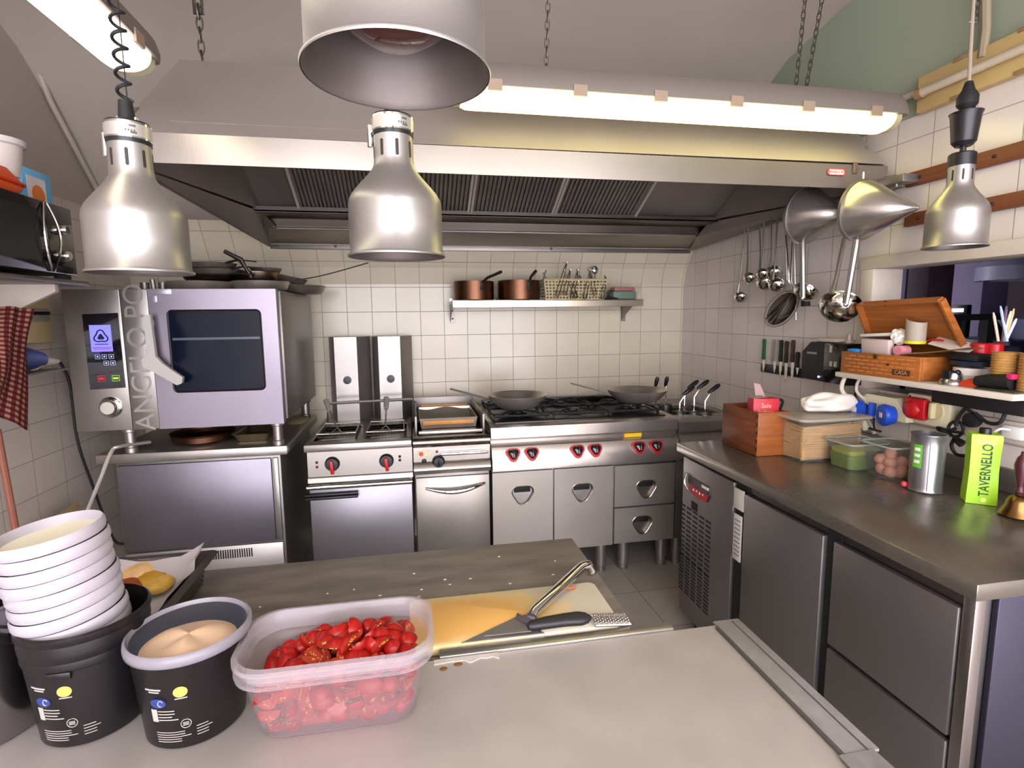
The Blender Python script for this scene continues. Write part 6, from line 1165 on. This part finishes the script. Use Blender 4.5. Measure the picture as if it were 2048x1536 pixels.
# knife
t = thing('chef_knife', 'black handled kitchen knife on the front edge of the cutting board', 'knife', tuple(PZ(1120, 1262, BT_)))
a = PZ(1066, 1278, BT_+.012); c = PZ(1180, 1240, BT_+.012); a.y = max(a.y, .900); c.y = max(c.y, .905); dd = (c-a).normalized(); s = Vector((-dd.y, dd.x, 0))
b = MB(); rings = []
for u, w_, h in ((0, .006, .007), (.05, .010, .009), (.3, .0135, .010), (.6, .0150, .0105), (.85, .0175, .0105), (.96, .013, .009), (1.03, .005, .004)):
    cc = a.lerp(c, u)+s*(.004*math.sin(PI*u)); rings.append([cc+s*(w_*math.cos(q))+Vector((0, 0, h*math.sin(q))) for q in [2*PI*k/16 for k in range(16)]])
b.loft(rings); b.done('handle', mat('soft_black_grip', '211e20', .45), t)
b = MB(); bl0 = a+dd*.004; b.prism([bl0+s*.006-Vector((0, 0, .006)), bl0-dd*.085-s*.0+Vector((0, .001, -.008)), bl0-s*.008-Vector((0, 0, .006))], (0, 0, .0015)); b.done('blade', MC['worn_blade_steel'], t, flat=True)
# rasp
a = PZ(1188, 1268, DT+.014); c = PZ(1254, 1243, DT+.014); a.x = max(a.x, .385-.075) if False else a.x; a = c+(a-c).normalized()*.075; a.y = max(a.y, .903); c.y = max(c.y, .905); a.z = DT+.026; c.z = DT+.018
t = thing('grater', 'narrow perforated steel grater across the board corner beside the knife', 'grater', tuple(a)); d = (c-a).normalized(); s = Vector((-d.y, d.x, 0))
b = MB(); b.loft([[p+s*(.016*math.cos(q))+Vector((0, 0, .008*math.sin(q))) for q in [PI*k/8 for k in range(9)]] for p in (a, c)], closed=False); o = b.done('curved_body', mat('grater_steel', '8e8a88', .3, 1), t)
b = MB()
for i in range(14):
    for j in range(7):
        q = PI*(j+.5+.5*(i % 2))/8; p = a.lerp(c, (i+.5)/14)+s*(.0162*math.cos(q))+Vector((0, 0, .0085*math.sin(q))); b.sph(p, .0022, sub=1)
b.done('teeth', CHROME, t, flat=True)
b = MB(); b.tube([a-s*.016, c-s*.016], .003, 6); b.tube([a+s*.016, c+s*.016], .003, 6); b.done('side_wires', STEEL, t)
# ================================================================ TRAY WITH FOOD
t = thing('perforated_tray', 'perforated steel tray lined with white paper, behind the white lids', 'tray', (-.62, 1.14, DT))
TX0, TX1, TY0, TY1 = -.80, -.478, .985, 1.262; TZ0, TZ1 = DT+.001, DT+.066
TRM = mat('perforated_tray_steel', '77706a', .35, 1, noise=.2, nscale=8)
b = MB(); b.loft([[Vector((x, y, z)) for x, y in rrect(TX0-e, TX1+e, TY0-e, TY1+e, .02)] for e, z in ((0, TZ0), (.012, TZ1), (.030, TZ1), (.030, TZ1-.002), (.013, TZ1-.003), (.001, TZ0+.002))], cap=False); b.box(TX0, TX1, TY0, TY1, TZ0, TZ0+.0015); b.done('tray_body', TRM, t)
b = MB()
for i in range(18):
    for j in range(5):
        y = TY0+.015+i*.0145; z = TZ0+.010+j*.010; x = TX1+.0005+.012*(z-TZ0)/(TZ1-TZ0); b.box(x-.0006, x+.0008, y, y+.009, z, z+.0035)
b.done('perforations', mat('hole_dark', '2a2522', .7), t)
b = MB()
def pap(u, v):
    x = TX0-.005+(TX1-TX0+.012)*u; y = TY0-.005+(TY1-TY0+.010)*v; e = max(abs(2*u-1), abs(2*v-1)); z = TZ0+.006+(.062*((e-.62)/.38)**1.3 if e > .62 else 0)+.002*math.sin(20*u+5*v)
    if u > .85 and v > .8: z += .022*(u-.85)/.15
    if e > .97: z += .006*math.sin(9*u+11*v)
    return Vector((x, y, z))
b.grid(pap, 40, 36, .0006); b.done('paper_liner', mat('white_liner_paper', 'dcd6da', .6), t, label='white paper liner with raised corner')
b = MB(); b.grid(lambda u, v: Vector((TX1-.15+.11*u+.02*v, TY0+.005+.10*v, TZ0+.030+.035*u-.01*v+.004*math.sin(8*u))), 10, 8, .0006); b.done('loose_paper', MC['white_liner_paper'], label='loose sheet corner folded over the near right of the tray', cat='paper')
FD = [((262, 1128), .030, 'f0c28a', 'pale fried piece at the left of the tray'), ((290, 1140), .034, 'e8bc84', 'big pale golden fried piece in the middle of the tray'), ((300, 1152), .026, 'c8962a', 'browned potato piece with dark end, front middle of the tray'), ((325, 1143), .022, 'b87a38', 'brown crusted piece on the right of the tray'), ((318, 1158), .022, 'dcb050', 'yellow potato wedge at front right of the tray'), ((258, 1165), .024, '9a4a20', 'dark roasted piece at front left of the tray'), ((245, 1135), .028, 'c88a4c', 'golden brown piece half hidden behind the white lids')]
for i, ((x, y), r_, col, l_) in enumerate(FD):
    q = PZ(x, y+4, TZ0+.035); r_ *= 1.2; b = MB(); b.sph((q.x, q.y, TZ0+.010+r_*.62), r_, 1.25, 1.0, .62, sub=3, jit=.05, M=Matrix.Rotation(i*1.1, 4, 'Z')); b.done('roasted_potato', mat('food_'+col, col, .5, noise=.45, nscale=30, bump=.4, bscale=60), label=l_, cat='food', group='roasted pieces in the paper lined tray', sharp=60)
# ================================================================ BUCKETS
def printwrap(mb, c, prof, a0, a1, z0, z1, off=.0006, n=8):
    def rad(z):
        for (r0_, za), (r1_, zb_) in zip(prof, prof[1:]):
            if za <= z <= zb_ and zb_ > za: return r0_+(r1_-r0_)*(z-za)/(zb_-za)
        return prof[-1][0]
    mb.loft([[Vector((c[0]+(rad(z)+o_)*math.cos(a), c[1]+(rad(z)+o_)*math.sin(a), c[2]+z)) for z, o_ in ((z0, 0), (z0, off), (z1, off), (z1, 0))] for a in [a0+(a1-a0)*k/n for k in range(n+1)]])
BK = mat('black_bucket_plastic', '151214', .33)
def bucket_print(t, c, prof, base):
    A = lambda d: base+R(d)
    WPR = mat('printed_off_white', 'a8a29c', .6)
    b = MB(); zc = .088; n = 24; rad = prof[0][0]+(prof[1][0]-prof[0][0])*zc/prof[1][1]
    ls = [];
    b.loft([[Vector((c[0]+(rad+o_)*math.cos(A(-6)+s_*.12*math.cos(q)), c[1]+(rad+o_)*math.sin(A(-6)+s_*.12*math.cos(q)), c[2]+zc+s_*.0075*math.sin(q))) for q in [2*PI*k/n for k in range(n)]] for o_, s_ in ((.0002, 1), (.0009, 1), (.0009, .01))], cap=False); b.done('orange_shell_print', mat('print_orange', 'd8a050', .5), t)
    b = MB(); b.loft([[Vector((c[0]+(rad-.001+o_)*math.cos(A(-30)+s_*.15*math.cos(q)), c[1]+(rad-.001+o_)*math.sin(A(-30)+s_*.15*math.cos(q)), c[2]+.073+s_*.0065*math.sin(q))) for q in [2*PI*k/n for k in range(n)]] for o_, s_ in ((.0002, 1), (.0009, 1), (.0009, .01))], cap=False); b.done('blue_fish_logo', mat('print_blue', '2a3878', .5), t)
    b = MB(); b.tube([Vector((c[0]+(rad)*math.cos(A(-27)+.05*math.cos(q)), c[1]+(rad)*math.sin(A(-27)+.05*math.cos(q)), c[2]+.073+.004*math.sin(q))) for q in [.5+4.6*k/10 for k in range(11)]], .0006, 4)
    for a_, w_, z, h in ((-34, 18, .092, .0022), (-33, 12, .0885, .0018), (-6, 12, .0775, .0014)): printwrap(b, c, prof, A(a_-w_/2), A(a_+w_/2), z, z+h)
    for k in range(4): printwrap(b, c, prof, A(-32), A(-14+(3 if k == 3 else -3*(k == 2))), .060-k*.0045, .0612-k*.0045)
    printwrap(b, c, prof, A(-40), A(-33), .044, .063, .0004)
    for k in range(5): printwrap(b, c, prof, A(-38), A(-6+(6 if k == 2 else -4*(k > 2))), .027-k*.0036, .0279-k*.0036)
    for k in range(4): printwrap(b, c, prof, A(6), A(18+(4 if k == 1 else 0)), .030-k*.0045, .0309-k*.0045)
    r2 = prof[0][0]+(prof[1][0]-prof[0][0])*.036/prof[1][1]+.0004
    b.tube([Vector((c[0]+r2*math.cos(A(-4)+.09*math.cos(q)), c[1]+r2*math.sin(A(-4)+.09*math.cos(q)), c[2]+.0385+.0062*math.sin(q))) for q in [2*PI*k/20 for k in range(20)]], .0005, 4, True)
    for k in range(3): printwrap(b, c, prof, A(-7), A(-1), .036+k*.002, .0369+k*.002)
    b.done('white_printing', WPR, t, flat=True)
B1 = Vector((-.326, .800, FT+.001)); pr1 = [(.064, 0), (.0745, .128)]
t = thing('plastic_bucket', 'black bucket with clear lid showing pale food, left of the tomatoes', 'bucket', tuple(B1), 'black buckets on the foreground table')
b = MB(); b.lathe([(0, 0), (.062, 0), (.064, .002), (.0745, .128), (.0765, .130), (.0765, .136), (.073, .136), (.0625, .004), (0, .004)], B1, 64); b.done('bucket_body', BK, t, sharp=50)
b = MB(); b.lathe([(.0785, .127), (.0805, .128), (.0812, .134), (.0800, .141), (.0765, .1425), (.0745, .138), (.0735, .1365)], B1, 64); b.done('lid_rim', mat('cloudy_lid_rim', '8f8a92', .25, alpha=.75), t, sharp=60)
b = MB(); b.lathe([(.0745, .138), (.0735, .1365), (.0001, .1370)], B1, 64); b.done('lid_window', mat('clear_lid', '9aa0b4', .08, alpha=.13, spec=.8), t)
b = MB()
def food(u, v):
    a = 2*PI*u; r_ = .062*v; return B1+Vector((r_*math.cos(a)*1.0+.0, r_*math.sin(a)*.92-.006, .119+.014*(1-v*v)+.004*math.sin(3*a)*v*(1-v)*4))
b.grid(food, 40, 12); b.done('pale_food', mat('pale_orange_food', 'e6bf94', .7, noise=.35, nscale=20, bump=.6, bscale=50), label='pale orange food under the clear lid of the bucket', cat='food', sharp=80)
bucket_print(ORG and bpy.data.objects[t.name], B1, pr1, R(-76))
B2 = Vector((-.474, .832, FT+.001))
t = thing('plastic_bucket', 'open black bucket holding a stack of white plastic tubs', 'bucket', tuple(B2), 'black buckets on the foreground table')
b = MB(); b.lathe([(0, 0), (.062, 0), (.064, .002), (.0735, .115), (.075, .116), (.076, .120), (.0750, .128), (.0765, .130), (.0775, .140), (.0765, .152), (.079, .155), (.079, .163), (.076, .165), (.074, .155), (.0625, .004), (0, .004)], B2, 64); b.done('bucket_body', BK, t, sharp=40)
b = MB(); b.box(B2.x-.012, B2.x+.018, B2.y-.0775, B2.y-.072, B2.z+.108, B2.z+.118, .002); b.done('tamper_tab', BK, t)
bucket_print(t, B2, pr1, R(-80))
# stack of white tubs
WT = mat('white_tub_plastic', 'a29ca2', .35)
base = B2+Vector((-.010, -.0, .105)); tilt = Euler((R(2), R(-7), 0)).to_matrix(); nst = 9
b = MB(); b.lathe([(0, 0), (.060, 0), (.062, .003), (.066, .009), (.073, .0115), (.0750, .017), (.0748, .026), (.0722, .0305), (.0700, .026), (.060, .003)], (0, 0, 0), 56)
b.lathe([(.0001, .004), (.060, .004)], (0, 0, 0), 56); st0 = b.done('white_tub', WT, label='x', cat='tub', org=(0, 0, 0), sharp=50)
nm = ['lowest', 'second from the bottom', 'third from the bottom', 'fourth from the bottom', 'fifth from the bottom', 'sixth from the bottom', 'third from the top', 'second from the top', 'topmost']
for i in range(nst):
    o = st0 if i == 0 else dup(st0, (0, 0, 0)); off = tilt @ Vector((0, 0, .0 + i*.0178)); o.scale = (.87,)*3; o.location = base+Vector((0, 0, .018))+off+Vector((.0012*math.sin(i*2.1), .001*math.cos(i*1.7), 0)); o.rotation_euler = Euler((R(2), R(-7), 0)); o['label'] = 'round white plastic tub in the black bucket, '+nm[i]+' of the stack'; o['group'] = 'stack of white tubs in the bucket'; o['category'] = 'tub'
topc = base+Vector((0, 0, .018))+(tilt @ Vector((0, 0, 8*.0178+.008)))
b = MB(); b.lathe([(.0001, .014), (.04, .0145), (.0675, .016), (.069, .020)], (0, 0, 0), 56); o = b.done('inner_floor', mat('yellowish_white_floor', 'd2cdb4', .4), label='x', cat='x', org=(0, 0, 0)); 
for k in ('label', 'category'): del o[k]
o.parent = [x for x in bpy.data.objects if x.name.startswith('white_tub') and 'topmost' in x.get('label', '')][0]
# steel pot at far left
B3 = Vector((-.640, .850, FT+.001))
b = MB(); b.lathe([(0, 0), (.088, 0), (.092, .004), (.093, .17), (.097, .19), (.100, .192), (.098, .196), (.090, .19), (.089, .006), (0, .005)], B3, 64); b.done('steel_pot', mat('pot_steel', 'a8a5a8', .18, 1, noise=.1, nscale=5), label='tall stainless pot cut by the left edge of the picture', cat='pot', sharp=50)
# ================================================================ TOMATO CONTAINER
TB = (-.246, .010, .705, .850)
t = thing('food_container', 'large translucent container full of cut tomatoes in the foreground', 'container', (-.113, .777, FT))
CL2 = mat('translucent_plastic', 'a89498', .24, alpha=.34, spec=.6)
def rr2(e, z, r=.045): return [Vector((x, y, z)) for x, y in rrect(TB[0]-e, TB[1]+e, TB[2]-e, TB[3]+e, max(.01, r+e*.6), 8)]
z0 = FT+.001
def side_r(e, z): return rr2(e, z)
b = MB(); b.loft([side_r(-.026, z0), side_r(-.020, z0+.004), side_r(-.014, z0+.03), side_r(-.004, z0+.085), side_r(.002, z0+.092)], cap=False); b.loft([side_r(-.026, z0), side_r(-.026, z0+.001)]); b.done('tub_wall', CL2, t, sharp=60)
b = MB(); b.loft([side_r(.002, z0+.092), side_r(.007, z0+.094), side_r(.008, z0+.100), side_r(.003, z0+.102), side_r(.003, z0+.112), side_r(.009, z0+.114), side_r(.009, z0+.121), side_r(.002, z0+.1225), side_r(-.001, z0+.118), side_r(-.003, z0+.094)], cap=False); b.done('rim', mat('translucent_rim', 'b2a8ad', .22, alpha=.40, spec=.6), t, sharp=50)
# tomato pieces
SKIN = mat('tomato_skin', '98140f', .3, noise=.2, nscale=30, spec=.35)
FLESH = mat('tomato_flesh', 'b03a28', .38, noise=.3, nscale=70)
SEED = mat('tomato_seed', 'c48a4a', .35)
def wedge(span, r, L):
    t = bpy.data.objects.new('tomato_piece', None); C.objects.link(t); ORG[t.name] = (0, 0, 0)
    n, m_ = 8, 8; b = MB(); bm = b.bm
    def P_(i, j, f=1.): th = PI*j/m_; ph = span*(i/n-.5); return Vector((r*f*math.sin(th)*math.cos(ph), r*f*math.sin(th)*math.sin(ph), -L*f*math.cos(th)))
    b.grid(lambda u, v: P_(u*n, v*m_), n, m_); b.done('skin', SKIN, t, sharp=60)
    b = MB()
    for sgn in (0, n):
        b.grid(lambda u, v: (P_(sgn, v*m_, 1)*u+Vector((r*.04, 0, -L*math.cos(PI*v)*.9))*(1-u))*.985, 4, m_)
    fl = b.done('flesh', FLESH, t, sharp=60)
    b = MB()
    for sgn in (-1, 1):
        ph = sgn*span/2
        for k in range(6):
            rr_ = r*random.uniform(.35, .7); z = L*random.uniform(-.5, .5); b.sph((rr_*math.cos(ph), rr_*math.sin(ph)+sgn*.0004, z), .0012, sz=1.5, sub=1)
    b.done('seeds', SEED, t, flat=True); return t
protos = [wedge(R(95), .0155, .0175), wedge(R(150), .0150, .0165), wedge(R(80), .0165, .021), wedge(R(178), .0145, .0145)]
rt_ = random.Random(21); cnt = 0; GRP = 'cut tomato pieces in the translucent container'
def hill(x, y):
    cx, cy = -.105, .775; return .083+.040*math.exp(-(((x-cx-.015)/.080)**2+((y-cy)/.05)**2)) - .02*(x < -.2)
placed = []
def put(x, y, z, lab):
    global cnt
    p = protos[cnt % 4]; o = p if cnt < 4 else dup(p, (0, 0, 0)); cnt += 1
    o.location = (x, y, z); o.rotation_euler = (rt_.uniform(0, 6.28), rt_.uniform(0, 6.28), rt_.uniform(0, 6.28)); tag(o, lab, 'tomato', GRP)
    s_ = rt_.uniform(.85, 1.12); o.scale = (s_,)*3
x0, x1, y0, y1 = -.202, -.034, .745, .812
for layer, zz in enumerate((.018, .038, .058)):
    e = .006*layer; nx, ny = 9, 5
    for i in range(nx):
        for j in range(ny):
            if layer < 2 and 0 < i < nx-1 and 0 < j < ny-1: continue
            put(x0-e+(x1-x0+2*e)*i/(nx-1)+rt_.uniform(-.004, .004), y0-e+(y1-y0+2*e)*j/(ny-1)+rt_.uniform(-.003, .003), z0+zz+rt_.uniform(-.004, .004), 'cut tomato piece showing through the wall of the translucent container')
for i in range(11):
    for j in range(6):
        x = x0-.012+(x1-x0+.024)*i/10+rt_.uniform(-.005, .005); y = y0-.008+(y1-y0+.016)*j/5+rt_.uniform(-.004, .004); z = hill(x, y)
        put(x, y, z0+z-.008+rt_.uniform(-.004, .004), 'cut tomato piece on the heaped top in the translucent container')
for i in range(16): put(rt_.uniform(-.17, -.03), rt_.uniform(.745, .815), z0+.083+.028*rt_.random(), 'cut tomato piece on the heaped top in the translucent container')
b = MB(); b.loft([[Vector((x, y, z)) for x, y in rrect(x0-.008+e, x1+.008-e, y0-.008+e, y1+.008-e, .03)] for e, z in ((0.006, z0+.004), (.008, z0+.05), (.012, z0+.075))]); b.done('tomato_juice', mat('tomato_juice', '93342a', .3), label='red juice and pulp at the core of the tomato container', cat='juice', kind='stuff')
